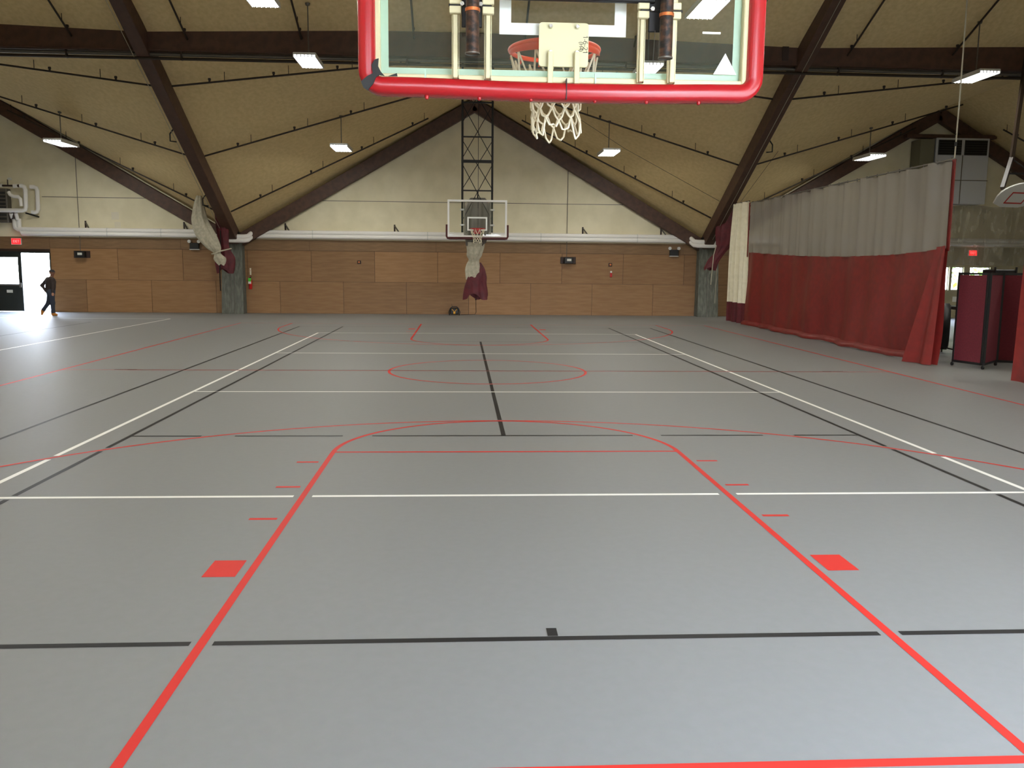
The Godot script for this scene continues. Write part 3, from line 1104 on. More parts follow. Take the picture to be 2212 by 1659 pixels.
	tube(st, [V(0.425, 3.03, zb - 0.09), V(0.42, 2.87, zb - 0.08)], 0.0015, 4)
	part(o, "wire", st, M.grey_steel)
	# back plate of the rim with its two straps
	st = new_st()
	var pl := PackedVector2Array()
	for q in [[0.106, 3.059, 0.0], [-0.103, 3.059, 0.25], [-0.103, 2.886, 0.5], [0.106, 2.886, 0.75]]:
		for i in 5:
			var a = TAU * q[2] + PI / 2 * i / 4.0
			pl.append(Vector2(q[0] + 0.014 * cos(a), q[1] + 0.014 * sin(a)))
	prism(st, pl, zb - 0.02, zb - 0.004)
	var plate := part(o, "back_plate", st, M.plate, "pale yellow mounting plate")
	for x in [-0.063, 0.064]:
		for y in [3.053, 2.935]:
			st = new_st()
			tube(st, [V(x, y, zb - 0.02), V(x, y, zb - 0.042)], [0.011, 0.009], 6)
			part(plate, "bolt", st, M.chrome)
		st = new_st()
		slab(st, x - 0.013, x + 0.013, 2.79, 2.935, zb - 0.046, zb - 0.032, 0.003)
		part(plate, "strap", st, M.plate)
	# pencilled notes on the plate
	for q in [["1-6-21", 0.104, 3.03, 0.030], ["(H4)", 0.084, 3.02, 0.024]]:
		var tm := TextMesh.new()
		var sf := SystemFont.new()
		sf.font_names = PackedStringArray(["Droid Sans"])
		tm.font = sf
		tm.text = q[0]
		tm.font_size = 16
		tm.pixel_size = q[3] / 16.0
		tm.depth = 0.001
		var ti := part(plate, "handwriting", tm, M.ink, "faint pencilled writing")
		ti.transform = Transform3D(Basis(Vector3(0, 0, 1), -PI / 2), V(q[1], q[2] - 0.055, zb - 0.0215))
	# stickers on the glass
	st = new_st()
	prism(st, PackedVector2Array([Vector2(0.791, 2.955), Vector2(0.735, 2.856), Vector2(0.849, 2.856)]), zb - 0.004, zb - 0.001)
	part(o, "triangle_sticker", st, M.print_white, "white paper triangle")
	st = new_st()
	slab(st, 0.675, 0.763, 3.043, 3.053, zb - 0.004, zb - 0.001)
	part(o, "strip_sticker", st, M.print_white)
	# rim
	var c := V(0, 3.045, zb + 0.405)
	var R := 0.232
	st = new_st()
	var ring := []
	for k in 48:
		var a := TAU * k / 48
		ring.append(c + Vector3(cos(a) * R, 0, sin(a) * R))
	tube(st, ring, 0.012, 10, true)
	var rim := part(o, "rim", st, M.rim_orange, "orange steel rim")
	# the deep orange collar round the half of the ring next to the board
	rows = []
	for k in 33:
		var a := -0.15 + (PI + 0.3) * k / 32.0
		var hh := 0.012 + 0.034 * pow(clampf(sin(a), 0, 1), 0.35)
		var row := []
		for q in [[0.0, 0.008], [0.0, -hh], [0.006, -hh], [0.006, 0.008]]:
			row.append(c + Vector3(cos(a) * (R + q[0]), q[1], sin(a) * (R + q[0])))
		rows.append(row)
	st = new_st()
	sheet(st, rows, true)
	part(rim, "collar", st, M.rim_orange)
	st = new_st()
	slab(st, -0.09, 0.09, 2.99, 3.05, zb + 0.015, zb + 0.19, 0.006)
	part(rim, "arm", st, M.rim_orange)
	for k in 12:
		st = new_st()
		var a := TAU * (k + 0.5) / 12
		var p := c + Vector3(cos(a) * R, -0.012, sin(a) * R)
		tube(st, [p, p + Vector3(0, -0.014, 0), p + Vector3(cos(a) * 0.004, -0.022, sin(a) * 0.004)], 0.004, 5)
		part(rim, "net_hook", st, M.rim_orange)
	goal_net(o, c + Vector3(0, -0.03, 0), R - 0.004, 0.118, 0.395, 0.0052, 12, 5, 6, Vector3(0.022, 0, 0.0))

# ------------------------------------------------------------------ the far goal on its lattice mast
func build_far_goal():
	var zb := 24.38
	var o := thing("basketball_goal", "glass backboard with white frame hung on a dark lattice mast at far wall", "basketball goal", V(0, 2.72, zb))
	var y0 := 2.80
	var y1 := 3.94
	var st := new_st()
	quad(st, V(-0.88, y0 + 0.02, zb), V(-0.88, y1 - 0.02, zb), V(0.88, y1 - 0.02, zb), V(0.88, y0 + 0.02, zb))
	quad(st, V(-0.88, y0 + 0.02, zb + 0.012), V(-0.88, y1 - 0.02, zb + 0.012), V(0.88, y1 - 0.02, zb + 0.012), V(0.88, y0 + 0.02, zb + 0.012))
	part(o, "glass_pane", st, M.glass)
	st = new_st()
	slab(st, -0.925, -0.865, y0, y1, zb - 0.04, zb + 0.03, 0.004)
	slab(st, 0.865, 0.925, y0, y1, zb - 0.04, zb + 0.03, 0.004)
	slab(st, -0.875, 0.875, y0, y0 + 0.055, zb - 0.04, zb + 0.03, 0.004)
	slab(st, -0.875, 0.875, y1 - 0.06, y1, zb - 0.04, zb + 0.03, 0.004)
	part(o, "frame", st, M.pipe_white)
	var zp := zb - 0.006
	st = new_st()
	slab(st, -0.31, -0.265, 3.0, 3.42, zp, zp + 0.003)
	slab(st, 0.265, 0.31, 3.0, 3.42, zp, zp + 0.003)
	slab(st, -0.265, 0.265, 3.0, 3.04, zp, zp + 0.003)
	slab(st, -0.265, 0.265, 3.375, 3.42, zp, zp + 0.003)
	part(o, "target_square", st, M.print_white)
	# dark red padding
	st = new_st()
	tube(st, [V(-0.935, 3.18, zb), V(-0.935, 2.82, zb), V(-0.91, 2.775, zb), V(-0.86, 2.765, zb), V(0.86, 2.765, zb), V(0.91, 2.775, zb), V(0.935, 2.82, zb), V(0.935, 3.18, zb)], 0.046, 8)
	part(o, "padding", st, M.pad_maroon)
	# rim
	var c := V(0, 3.045, zb - 0.40)
	st = new_st()
	var ring := []
	for k in 32:
		var a := TAU * k / 32
		ring.append(c + Vector3(cos(a) * 0.23, 0, sin(a) * 0.23))
	tube(st, ring, 0.012, 8, true)
	var rim := part(o, "rim", st, M.rim_red, "red rim")
	st = new_st()
	slab(st, -0.11, 0.11, 2.90, 3.06, zb - 0.04, zb - 0.015, 0.006)
	slab(st, -0.10, 0.10, 3.0, 3.05, zb - 0.20, zb - 0.03, 0.006)
	part(rim, "mount", st, M.rim_red)
	goal_net(o, c + Vector3(0, -0.01, 0), 0.222, 0.12, 0.40, 0.006, 10, 5, 4)
	# lattice mast behind the board
	var zm := zb + 0.22
	var mast_top := RIDGE - 0.06
	for s in [-1, 1]:
		st = new_st()
		tube(st, [V(s * 0.465, 2.95, zm), V(s * 0.465, mast_top, zm)], 0.034, 8)
		part(o, "mast_leg", st, M.iron)
		for y in [3.15, 3.62]:
			st = new_st()
			slab(st, s * 0.465 - 0.07, s * 0.465 + 0.07, y, y + 0.05, zb + 0.03, zm + 0.04, 0.004)
			part(o, "mast_clamp", st, M.lamp_housing)
		st = new_st()
		slab(st, s * 0.40 - 0.02, s * 0.40 + 0.02, 2.83, y1 - 0.04, zb + 0.03, zb + 0.07, 0.003)
		part(o, "rail", st, M.grey_steel)
	var ys := [4.24, 5.13, 5.87, 6.9]
	for k in ys.size():
		st = new_st()
		slab(st, -0.50, 0.50, ys[k] - (0.045 if k == 1 else 0.02), ys[k] + (0.045 if k == 1 else 0.02), zm - 0.03, zm + 0.03, 0.004)
		part(o, "cross_bar", st, M.iron)
	for q in [[3.37, 4.99], [4.33, 5.72], [5.27, 6.79], [6.35, 7.8]]:
		for s in [-1, 1]:
			st = new_st()
			tube(st, [V(-s * 0.44, q[0], zm), V(s * 0.44, q[1], zm)], 0.012, 5)
			part(o, "brace", st, M.iron)
	st = new_st()
	tube(st, [V(0.03, 3.7, zm + 0.05), V(0.03, 7.7, zm + 0.05)], 0.008, 5)
	part(o, "cable", st, M.iron)
	st = new_st()
	slab(st, -0.6, 0.6, mast_top - 0.1, mast_top + 0.1, zm - 0.12, zm + 0.12, 0.01)
	part(o, "ceiling_mount", st, M.iron)

func build_fan_goal():
	# fan-shaped board of the next court, folded up
	var c := V(14.85, 3.98, 20.5)
	var o := thing("basketball_goal", "white fan-shaped backboard with red square, folded up beyond the curtain", "basketball goal", c)
	var B := Basis(Vector3(0, 1, 0), 0.22) * Basis(Vector3(1, 0, 0), deg_to_rad(48))
	var poly := PackedVector2Array()
	poly.append(Vector2(-0.30, -0.42)); poly.append(Vector2(0.30, -0.42)); poly.append(Vector2(0.62, -0.30)); poly.append(Vector2(0.69, -0.05))
	for i in 13:
		var a := PI * (0.06 + 0.88 * i / 12.0)
		poly.append(Vector2(0.69 * cos(a), 0.02 + 0.46 * sin(a)))
	poly.append(Vector2(-0.69, -0.05)); poly.append(Vector2(-0.62, -0.30))
	var st := new_st()
	prism(st, poly, -0.02, 0.02)
	var bd := part(o, "board", st, M.lamp_housing)
	bd.transform = Transform3D(B, Vector3.ZERO)
	st = new_st()
	slab(st, -0.31, -0.27, -0.28, 0.14, -0.026, -0.019)
	slab(st, 0.27, 0.31, -0.28, 0.14, -0.026, -0.019)
	slab(st, -0.27, 0.27, 0.10, 0.14, -0.026, -0.019)
	slab(st, -0.27, 0.27, -0.28, -0.24, -0.026, -0.019)
	part(bd, "target_square", st, M.rim_red)
	var joint := V(14.95, 5.05, 21.1)
	st = new_st()
	bar(st, c + Vector3(-0.40, 0.20, -0.12), joint, 0.10, 0.12)
	part(o, "folding_arm", st, M.sprinkler_paint)
	st = new_st()
	bar(st, c + Vector3(0.40, 0.20, -0.12), joint + Vector3(0.8, 0, 0), 0.10, 0.12)
	part(o, "folding_arm", st, M.sprinkler_paint)
	for k in 2:
		var p := joint + Vector3(0.8 * k, 0, 0)
		st = new_st()
		bar(st, p + Vector3(0, -0.05, 0), V(p.x + 0.35, roof_h(p.x + 0.35, 21.3) - 0.02, 21.3), 0.10, 0.10)
		part(o, "mast_leg", st, M.sprinkler_paint)
	st = new_st()
	tube(st, [V(14.7, 4.62, 20.9), V(15.9, 4.62, 20.9)], 0.03, 6)
	part(o, "cross_bar", st, M.iron)
	st = new_st()
	tube(st, [joint, V(15.6, 4.5, 20.8)], 0.02, 6)
	part(o, "brace", st, M.iron)

# ------------------------------------------------------------------ the divider curtain on the right
func seam_h(d: float) -> float:
	var t := clampf((d - 13.9) / 12.1, 0, 1)
	return 2.36 - 0.34 * sin(PI * pow(t, 0.8)) * 0.45 + 0.10 * t

func fold(d: float, y: float) -> float:
	# sideways swing of the curtain cloth
	var low := clampf(1.0 - y / 2.3, 0, 1)
	var v := 0.035 * sin(d * 5.1 + 0.4 * y) + 0.03 * sin(d * 2.3 + 1.0 + y * 0.5)
	v += low * 0.06 * sin(d * 1.35 + y * 1.8)
	# near end: the cloth doubles over and swings out onto the court
	var e := clampf((15.0 - d) / 1.1, 0, 1)
	v -= e * e * (0.30 * low + 0.10) * sin(PI * clampf((15.0 - d) / 1.1, 0, 1) * 0.8 + 0.4)
	return v

func build_divider():
	var X := 9.2
	var o := thing("divider_curtain", "tall red vinyl divider curtain with grey mesh top beside the court", "curtain", V(X, 0, 20))
	var rows := []
	var nd := 150
	for j in 25:
		var row := []
		for i in nd + 1:
			var d := 13.9 + 12.2 * i / nd
			var top := seam_h(d)
			var drag := clampf((15.0 - d) / 0.8, 0, 1)
			var bottom := lerpf(0.05 + 0.03 * sin(d * 1.3), 0.012, drag)
			var y := lerpf(bottom, top, j / 24.0)
			row.append(V(X + fold(d, y), y, d))
		rows.append(row)
	var st := new_st()
	sheet(st, rows)
	part(o, "vinyl_skirt", st, M.vinyl_red, "red vinyl lower part")
	# turned-over hem that drags on the floor
	rows = []
	for j in 4:
		var row := []
		for i in nd + 1:
			var d := 14.7 + 11.4 * i / nd
			row.append(V(X + fold(d, 0.1) - 0.02 - 0.05 * sin(PI * j / 3.0) - 0.03 * j, 0.16 - 0.047 * j + 0.012 * sin(d * 3.0), d))
		rows.append(row)
	st = new_st()
	sheet(st, rows)
	part(o, "hem", st, M.vinyl_red)
	# the flap folded back at the near edge
	rows = []
	for j in 17:
		var row := []
		var t := j / 16.0
		for i in 13:
			var u := i / 12.0
			var w := lerpf(0.30, 0.72, pow(1.0 - t, 1.1))
			var d := 13.88 + u * w
			var y := lerpf(0.012, seam_h(d) + 0.05, t)
			row.append(V(X - 0.06 - (1.0 - t) * (0.12 + 0.18 * u) - 0.05 * sin(u * PI * 2.5) * (1.2 - t), y, d))
		rows.append(row)
	st = new_st()
	sheet(st, rows)
	part(o, "folded_flap", st, M.vinyl_red)
	# mesh top
	rows = []
	for j in 9:
		var row := []
		for i in nd * 2 + 1:
			var d := 13.9 + 12.2 * i / (nd * 2)
			var y := lerpf(seam_h(d) - 0.01, 4.08 + 0.02 * sin(d * 4.0), j / 8.0)
			row.append(V(X + 0.05 * sin(d * 6.3 + 0.6 * sin(d * 2.1)) + 0.03 * sin(d * 14.0), y, d))
		rows.append(row)
	st = new_st()
	sheet(st, rows)
	part(o, "mesh_top", st, M.mesh_net, "see-through grey mesh")
	# red bindings on both upright edges
	st = new_st()
	bar(st, V(X, 2.3, 13.9), V(X, 4.09, 13.9), 0.10, 0.02)
	part(o, "edge_binding", st, M.vinyl_red)
	st = new_st()
	bar(st, V(X - 0.03, 2.3, 26.1), V(X - 0.03, 4.10, 26.1), 0.09, 0.02)
	part(o, "edge_binding", st, M.vinyl_red)
	st = new_st()
	tube(st, [V(X, 4.10, 13.88), V(X, 4.10, 26.15)], 0.018, 6)
	part(o, "top_cable", st, M.grey_steel)
	for i in 24:
		st = new_st()
		var d := 14.0 + 0.52 * i
		tube(st, [V(X, 4.13, d), V(X, 4.06, d)], 0.014, 5)
		part(o, "top_ring", st, M.grey_steel)
	# lifting rope at its near end
	var ro := thing("lifting_rope", "pale rope hanging from the roof to the near end of mesh curtain", "rope", V(X, 4.1, 13.9))
	st = new_st()
	tube(st, [V(X, 4.10, 13.9), V(X + 0.01, 5.2, 13.9), V(X, roof_h(X, 13.9) - 0.01, 13.9)], 0.014, 6)
	part(ro, "line", st, M.rope)
	st = new_st()
	tube(st, [V(X, 4.34, 13.9), V(X, 4.42, 13.9)], 0.024, 6)
	tube(st, [V(X, 4.58, 13.9), V(X - 0.06, 4.52, 13.9)], 0.010, 5)
	part(ro, "shackle", st, M.iron)
	# pale canvas panel with maroon foot at the far end
	var cv := thing("canvas_curtain", "pale canvas curtain panel with maroon foot hanging next to red divider", "curtain", V(9.35, 0, 27))
	for q in [[0.72, 4.16, "canvas_panel", M.canvas], [0.03, 0.73, "maroon_foot", M.maroon_cloth]]:
		rows = []
		for j in 13:
			var row := []
			var t := j / 12.0
			for i in 49:
				var u := i / 48.0
				var y := lerpf(q[0], q[1], t)
				var gather := 1.0 - 0.12 * clampf((y - 2.0) / 2.0, 0, 1)
				var d: float = 26.2 + 1.75 * u * gather
				row.append(V(9.17 + 0.07 * sin(u * 17.0 + 0.8 * sin(y)) + 0.03 * sin(u * 41.0) + 0.0 * y, y, d))
			rows.append(row)
		st = new_st()
		sheet(st, rows)
		part(cv, q[2], st, q[3])
	st = new_st()
	tube(st, [V(X, 4.17, 26.2), V(X, 4.17, 28.0), V(X, valley_h(28.6) - 0.5, 28.6)], 0.018, 6)
	part(cv, "top_cable", st, M.grey_steel)
	# the next length of divider, nearer
	var nx := thing("divider_curtain", "red vinyl curtain length beyond the gap by the folding partition", "curtain", V(X, 0, 9))
	rows = []
	for j in 17:
		var row := []
		for i in 101:
			var d := 3.0 + 8.52 * i / 100.0
			var y := lerpf(0.012, 2.36, j / 16.0)
			var e := clampf((d - 10.4) / 1.0, 0, 1)
			row.append(V(X + 0.06 * sin(d * 4.0 + y) + 0.03 * sin(d * 9.0) - 0.08 * e * (1.0 - y / 2.4), y, d - e * 0.16 * y / 2.4))
		rows.append(row)
	st = new_st()
	sheet(st, rows)
	part(nx, "vinyl_skirt", st, M.vinyl_red)
	rows = []
	for j in 5:
		var row := []
		for i in 201:
			var d := 3.0 + 8.34 * i / 200.0
			row.append(V(X + 0.05 * sin(d * 6.3) + 0.03 * sin(d * 14.0), lerpf(2.35, 4.08, j / 4.0), d))
		rows.append(row)
	st = new_st()
	sheet(st, rows)
	part(nx, "mesh_top", st, M.mesh_net)
	# thin grey net stretched before the far wall of the right bay
	rows = []
	for j in 7:
		var row := []
		for i in 161:
			var x := 12.0 + 15.0 * i / 160.0
			row.append(V(x, lerpf(2.12, 4.42 + 0.03 * sin(x * 3.0), j / 6.0), 30.3 + 0.05 * sin(x * 6.0) + 0.04 * sin(x * 2.3 + j * 0.3)))
		rows.append(row)
	st = new_st()
	sheet(st, rows)
	single("ball_net", "thin grey safety net stretched across the wall above far windows", "net", st, M.thin_net)

# ------------------------------------------------------------------ gathered curtains
func bundle(o, called, m, centres: Array, radii: Array, folds: int, depth_of: float, flat := 1.0):
	var rows := []
	var n := centres.size()
	var steps := 8
	for i in (n - 1) * steps + 1:
		var k := mini(i / steps, n - 2)
		var t := float(i) / steps - k
		var p0: Vector2 = centres[maxi(k - 1, 0)]
		var p1: Vector2 = centres[k]
		var p2: Vector2 = centres[k + 1]
		var p3: Vector2 = centres[mini(k + 2, n - 1)]
		var p := p1.cubic_interpolate(p2, p0, p3, t)
		var r := cubic_interpolate(radii[k], radii[k + 1], radii[maxi(k - 1, 0)], radii[mini(k + 2, n - 1)], t)
		var row := []
		for a_i in 40:
			var a := TAU * a_i / 40
			var w := 1.0 + 0.13 * sin(folds * a + i * 0.10) + 0.06 * sin(folds * 2.3 * a - i * 0.17)
			var hem := pow(float(i) / ((n - 1) * steps), 6.0) * r * 0.28 * sin(3.0 * a + 0.7)
			row.append(V(p.x + cos(a) * r * w, p.y + hem, depth_of + sin(a) * r * w * flat))
		rows.append(row)
	var st := new_st()
	sheet(st, rows, true)
	return part(o, called, st, m)

func build_bundles():
	var o := thing("tied_net", "grey mesh curtain gathered and tied in a bundle by the concrete pier", "curtain", V(-9.6, 1.7, 29.4))
	bundle(o, "net_bundle", M.grey_net, [Vector2(-9.93, 4.32), Vector2(-9.95, 3.95), Vector2(-9.93, 3.45), Vector2(-9.72, 2.9), Vector2(-9.50, 2.5), Vector2(-9.36, 2.28), Vector2(-9.27, 2.08), Vector2(-9.2, 1.86)], [0.08, 0.17, 0.27, 0.33, 0.27, 0.12, 0.20, 0.10], 6, 29.4, 0.7)
	var st := new_st()
	tube(st, [V(-9.50, 2.24, 29.2), V(-9.36, 2.26, 29.14), V(-9.22, 2.34, 29.2), V(-8.9, 2.45, 29.6)], 0.025, 6)
	part(o, "tie", st, M.grey_net)
	o = thing("tied_curtain", "dark maroon curtain gathered behind the grey net bundle on the valley beam", "curtain", V(-9.3, 1.6, 29.9))
	bundle(o, "cloth_bundle", M.maroon_cloth, [Vector2(-9.35, 4.15), Vector2(-9.30, 3.6), Vector2(-9.28, 3.0), Vector2(-9.25, 2.5), Vector2(-9.22, 2.1), Vector2(-9.2, 1.62)], [0.22, 0.24, 0.20, 0.17, 0.33, 0.30], 5, 29.95, 0.6)
	st = new_st()
	tube(st, [V(-9.27, 3.1, 29.6), V(-9.3, 2.3, 29.65), V(-9.40, 1.6, 29.8), V(-9.42, 0.9, 29.9)], 0.02, 6)
	part(o, "pull_cord", st, M.iron)
	# right bundle
	o = thing("tied_curtain", "dark maroon curtain gathered on the beam beside the pale canvas curtain", "curtain", V(9.3, 1.8, 29.4))
	bundle(o, "cloth_bundle", M.maroon_cloth, [Vector2(9.42, 4.45), Vector2(9.44, 3.9), Vector2(9.42, 3.3), Vector2(9.38, 2.85), Vector2(9.20, 2.5), Vector2(8.98, 2.2), Vector2(8.84, 1.88)], [0.34, 0.36, 0.37, 0.30, 0.18, 0.20, 0.22], 6, 29.4, 0.6)
	st = new_st()
	tube(st, [V(9.0, 2.75, 29.2), V(8.88, 2.4, 29.1), V(8.85, 1.9, 29.1), V(8.83, 1.3, 29.15)], 0.018, 6)
	tube(st, [V(9.05, 1.9, 29.2), V(9.04, 0.6, 29.25)], 0.010, 5)
	part(o, "pull_cord", st, M.rope)
	# middle bundle behind the far board: net, pale cloth and maroon tail
	o = thing("tied_curtain", "tied curtain hanging behind the far backboard, pale above and maroon below", "curtain", V(0, 0.9, 25.05))
	var hs := new_st()
	tube(hs, [V(0.02, 4.0, 25.05), V(0.02, 4.24, 24.61)], 0.02, 6)
	part(o, "hanging_strap", hs, M.iron)
	bundle(o, "net_top", M.grey_steel, [Vector2(0.02, 4.05), Vector2(0.02, 3.8), Vector2(0.02, 3.3), Vector2(0.0, 2.9), Vector2(-0.04, 2.62)], [0.22, 0.36, 0.38, 0.33, 0.28], 9, 25.05, 0.5)
	bundle(o, "pale_wrap", M.grey_net, [Vector2(-0.05, 2.66), Vector2(-0.06, 2.45), Vector2(-0.09, 2.25), Vector2(-0.10, 2.10), Vector2(-0.12, 1.95), Vector2(-0.13, 1.75), Vector2(-0.12, 1.52)], [0.27, 0.25, 0.23, 0.16, 0.19, 0.22, 0.20], 5, 25.02, 0.6)
	bundle(o, "maroon_tail", M.maroon_cloth, [Vector2(0.10, 2.02), Vector2(0.10, 1.82), Vector2(0.02, 1.60), Vector2(-0.03, 1.38), Vector2(-0.03, 1.15), Vector2(-0.03, 0.93)], [0.03, 0.14, 0.27, 0.31, 0.34, 0.38], 5, 25.05, 0.55)

# ------------------------------------------------------------------ small things on the far wall
func build_wall_fittings():
	var st: SurfaceTool
	# exit signs
	for q in [[-17.33, 2.66, "red lit exit sign on the header above the open door"], [20.13, 2.62, "red lit exit sign on the wall above the small far windows"]]:
		var o := thing("exit_sign", q[2], "sign", V(q[0], q[1], FAR - 0.05))
		st = new_st()
		slab(st, q[0] - 0.19, q[0] + 0.19, q[1] - 0.125, q[1] + 0.125, FAR - 0.06, FAR - 0.012, 0.008)
		part(o, "case", st, M.lamp_housing)
		st = new_st()
		slab(st, q[0] - 0.165, q[0] + 0.165, q[1] - 0.105, q[1] + 0.105, FAR - 0.066, FAR - 0.06)
		part(o, "lit_face", st, M.exit_red)
		var tm := TextMesh.new()
		var sf := SystemFont.new()
		sf.font_names = PackedStringArray(["Droid Sans"])
		tm.font = sf
		tm.text = "EXIT"
		tm.font_size = 16
		tm.pixel_size = 0.0075
		tm.depth = 0.003
		var ti := part(o, "letters", tm, M.exit_letter)
		ti.position = V(q[0], q[1], FAR - 0.068) - o.position
		var l := OmniLight3D.new()
		l.name = "exit_glow"
		l.light_color = Color(1, 0.2, 0.2)
		l.light_energy = 0.015
		l.light_size = 0.1
		l.omni_range = 60
		l.omni_attenuation = 2.0
		l.shadow_enabled = true
		l.position = V(q[0], q[1], FAR - 0.14) - o.position
		o.add_child(l)
	# twin-headed emergency lights
	for q in [[-10.70, 2.58, "emergency light with two round heads beside the grey net bundle"], [7.90, 2.52, "emergency light with two round heads between hoop and right pier"]]:
		var o := thing("emergency_light", q[2], "light", V(q[0], q[1], FAR - 0.1))
		st = new_st()
		slab(st, q[0] - 0.17, q[0] + 0.17, q[1] - 0.14, q[1] + 0.10, FAR - 0.14, FAR - 0.012, 0.012)
		part(o, "case", st, M.black_plastic)
		st = new_st()
		slab(st, q[0] - 0.18, q[0] + 0.18, q[1] - 0.17, q[1] - 0.14, FAR - 0.15, FAR - 0.012, 0.008)
		part(o, "base", st, M.lamp_housing)
		for s in [-1, 1]:
			st = new_st()
			tube(st, [V(q[0] + s * 0.17, q[1] + 0.16, FAR - 0.05), V(q[0] + s * 0.18, q[1] + 0.15, FAR - 0.15)], [0.045, 0.065], 12)
			tube(st, [V(q[0] + s * 0.13, q[1] + 0.09, FAR - 0.08), V(q[0] + s * 0.17, q[1] + 0.15, FAR - 0.08)], 0.014, 6)
			part(o, "lamp_head", st, M.lamp_housing)
	# wide black wall units with one small lit pane
	for q in [[-14.93, 2.20, "wide black wall speaker with small pale panel nearest the exit door"], [3.70, 2.16, "wide black wall speaker with small pale panel right of far hoop"]]:
		var o := thing("wall_speaker", q[2], "speaker", V(q[0], q[1], FAR - 0.15))
		st = new_st()
		slab(st, q[0] - 0.30, q[0] + 0.30, q[1] - 0.13, q[1] + 0.13, FAR - 0.06, FAR - 0.018, 0.006)
		part(o, "back_board", st, M.dark_brown)
		st = new_st()
		slab(st, q[0] - 0.17, q[0] + 0.17, q[1] - 0.12, q[1] + 0.12, FAR - 0.28, FAR - 0.05, 0.015)
		part(o, "case", st, M.black_plastic)
		st = new_st()
		slab(st, q[0] - 0.07, q[0] + 0.10, q[1] - 0.03, q[1] + 0.06, FAR - 0.287, FAR - 0.279, 0.002)
		part(o, "pale_panel", st, M.paper)
		st = new_st()
		tube(st, [V(q[0] - 0.06, q[1] + 0.12, FAR - 0.02), V(q[0] - 0.06, 6.2 if q[0] > 0 else 5.9, FAR - 0.02)], 0.012, 5)
		part(o, "feed_conduit", st, M.grey_steel)
	# small brown boxes
	for q in [[-4.46, 2.0, "small brown junction box on plywood left of the far hoop"], [5.38, 2.0, "small brown junction box on plywood right of the wall speaker"]]:
		var o := thing("junction_box", q[2], "box", V(q[0], q[1], FAR - 0.05))
		st = new_st()
		slab(st, q[0] - 0.07, q[0] + 0.07, q[1] - 0.06, q[1] + 0.07, FAR - 0.07, FAR - 0.016, 0.008)
		part(o, "case", st, M.dark_brown)
		st = new_st()
		tube(st, [V(q[0], q[1] + 0.01, FAR - 0.07), V(q[0], q[1] + 0.01, FAR - 0.085)], 0.035, 10)
		part(o, "dome", st, M.copper)
	var pull := thing("alarm_pull", "small red and white alarm pull below the brown box", "alarm", V(5.42, 1.6, FAR - 0.04))
	st = new_st()
	slab(st, 5.38, 5.46, 1.52, 1.68, FAR - 0.06, FAR - 0.016, 0.006)
	part(pull, "case", st, M.fire_red)
	st = new_st()
	slab(st, 5.385, 5.455, 1.69, 1.76, FAR - 0.05, FAR - 0.016, 0.004)
	part(pull, "label_plate", st, M.paper)
	# fire extinguisher with its sign
	var fe := thing("fire_extinguisher", "red fire extinguisher with green tag on plywood beside the left pier", "fire extinguisher", V(-8.63, 0.95, FAR - 0.12))
	st = new_st()
	tube(st, [V(-8.63, 0.93, FAR - 0.10), V(-8.63, 0.95, FAR - 0.10), V(-8.63, 1.26, FAR - 0.10), V(-8.63, 1.31, FAR - 0.10), V(-8.63, 1.33, FAR - 0.10)], [0.05, 0.068, 0.068, 0.045, 0.02], 14)
	part(fe, "cylinder", st, M.fire_red)
	st = new_st()
	slab(st, -8.655, -8.605, 1.33, 1.39, FAR - 0.13, FAR - 0.07, 0.006)
	bar(st, V(-8.63, 1.38, FAR - 0.1), V(-8.58, 1.42, FAR - 0.16), 0.02, 0.012)
	part(fe, "valve", st, M.black_plastic)
	st = new_st()
	slab(st, -8.69, -8.58, 1.23, 1.36, FAR - 0.182, FAR - 0.172)
	part(fe, "green_tag", st, M.tag_green)
	st = new_st()
	slab(st, -8.69, -8.58, 1.14, 1.225, FAR - 0.182, FAR - 0.172)
	part(fe, "paper_tag", st, M.paper)
	var sg := thing("wall_sign", "narrow pale sign on the plywood above the fire extinguisher", "sign", V(-8.63, 1.6, FAR - 0.02))
	st = new_st()
	slab(st, -8.66, -8.60, 1.48, 1.74, FAR - 0.03, FAR - 0.017, 0.002)
	part(sg, "sign_plate", st, M.canvas)
	st = new_st()
	bar(st, V(-8.63, 1.62, FAR - 0.033), V(-8.60, 1.70, FAR - 0.033), 0.012, 0.004)
	bar(st, V(-8.63, 1.62, FAR - 0.033), V(-8.66, 1.70, FAR - 0.033), 0.012, 0.004)
	part(sg, "arrow_mark", st, M.fire_red)
	# jobsite radio on the floor
	var ra := thing("portable_radio", "black and yellow jobsite radio on the floor at the plywood wall", "radio", V(-0.76, 0, FAR - 0.35))
	var rz := FAR - 0.35
	st = new_st()
	slab(st, -0.93, -0.59, 0.03, 0.27, rz - 0.12, rz + 0.12, 0.03)
	part(ra, "body", st, M.black_plastic)
	st = new_st()
	tube(st, [V(-0.95, 0.0, rz - 0.12), V(-0.97, 0.12, rz - 0.14), V(-0.92, 0.26, rz - 0.13), V(-0.85, 0.32, rz - 0.1), V(-0.67, 0.32, rz - 0.1), V(-0.60, 0.26, rz - 0.13), V(-0.55, 0.12, rz - 0.14), V(-0.57, 0.0, rz - 0.12)], 0.022, 8)
	part(ra, "roll_cage", st, M.black_plastic)
	st = new_st()
	bar(st, V(-0.86, 0.24, rz - 0.13), V(-0.78, 0.15, rz - 0.14), 0.035, 0.02)
	bar(st, V(-0.66, 0.24, rz - 0.13), V(-0.74, 0.15, rz - 0.14), 0.035, 0.02)
	slab(st, -0.80, -0.72, 0.05, 0.14, rz - 0.15, rz - 0.12, 0.008)
	part(ra, "yellow_trim", st, M.yellow)
	st = new_st()
	tube(st, [V(-0.84, 0.30, rz), V(-0.87, 0.42, rz)], 0.006, 5)
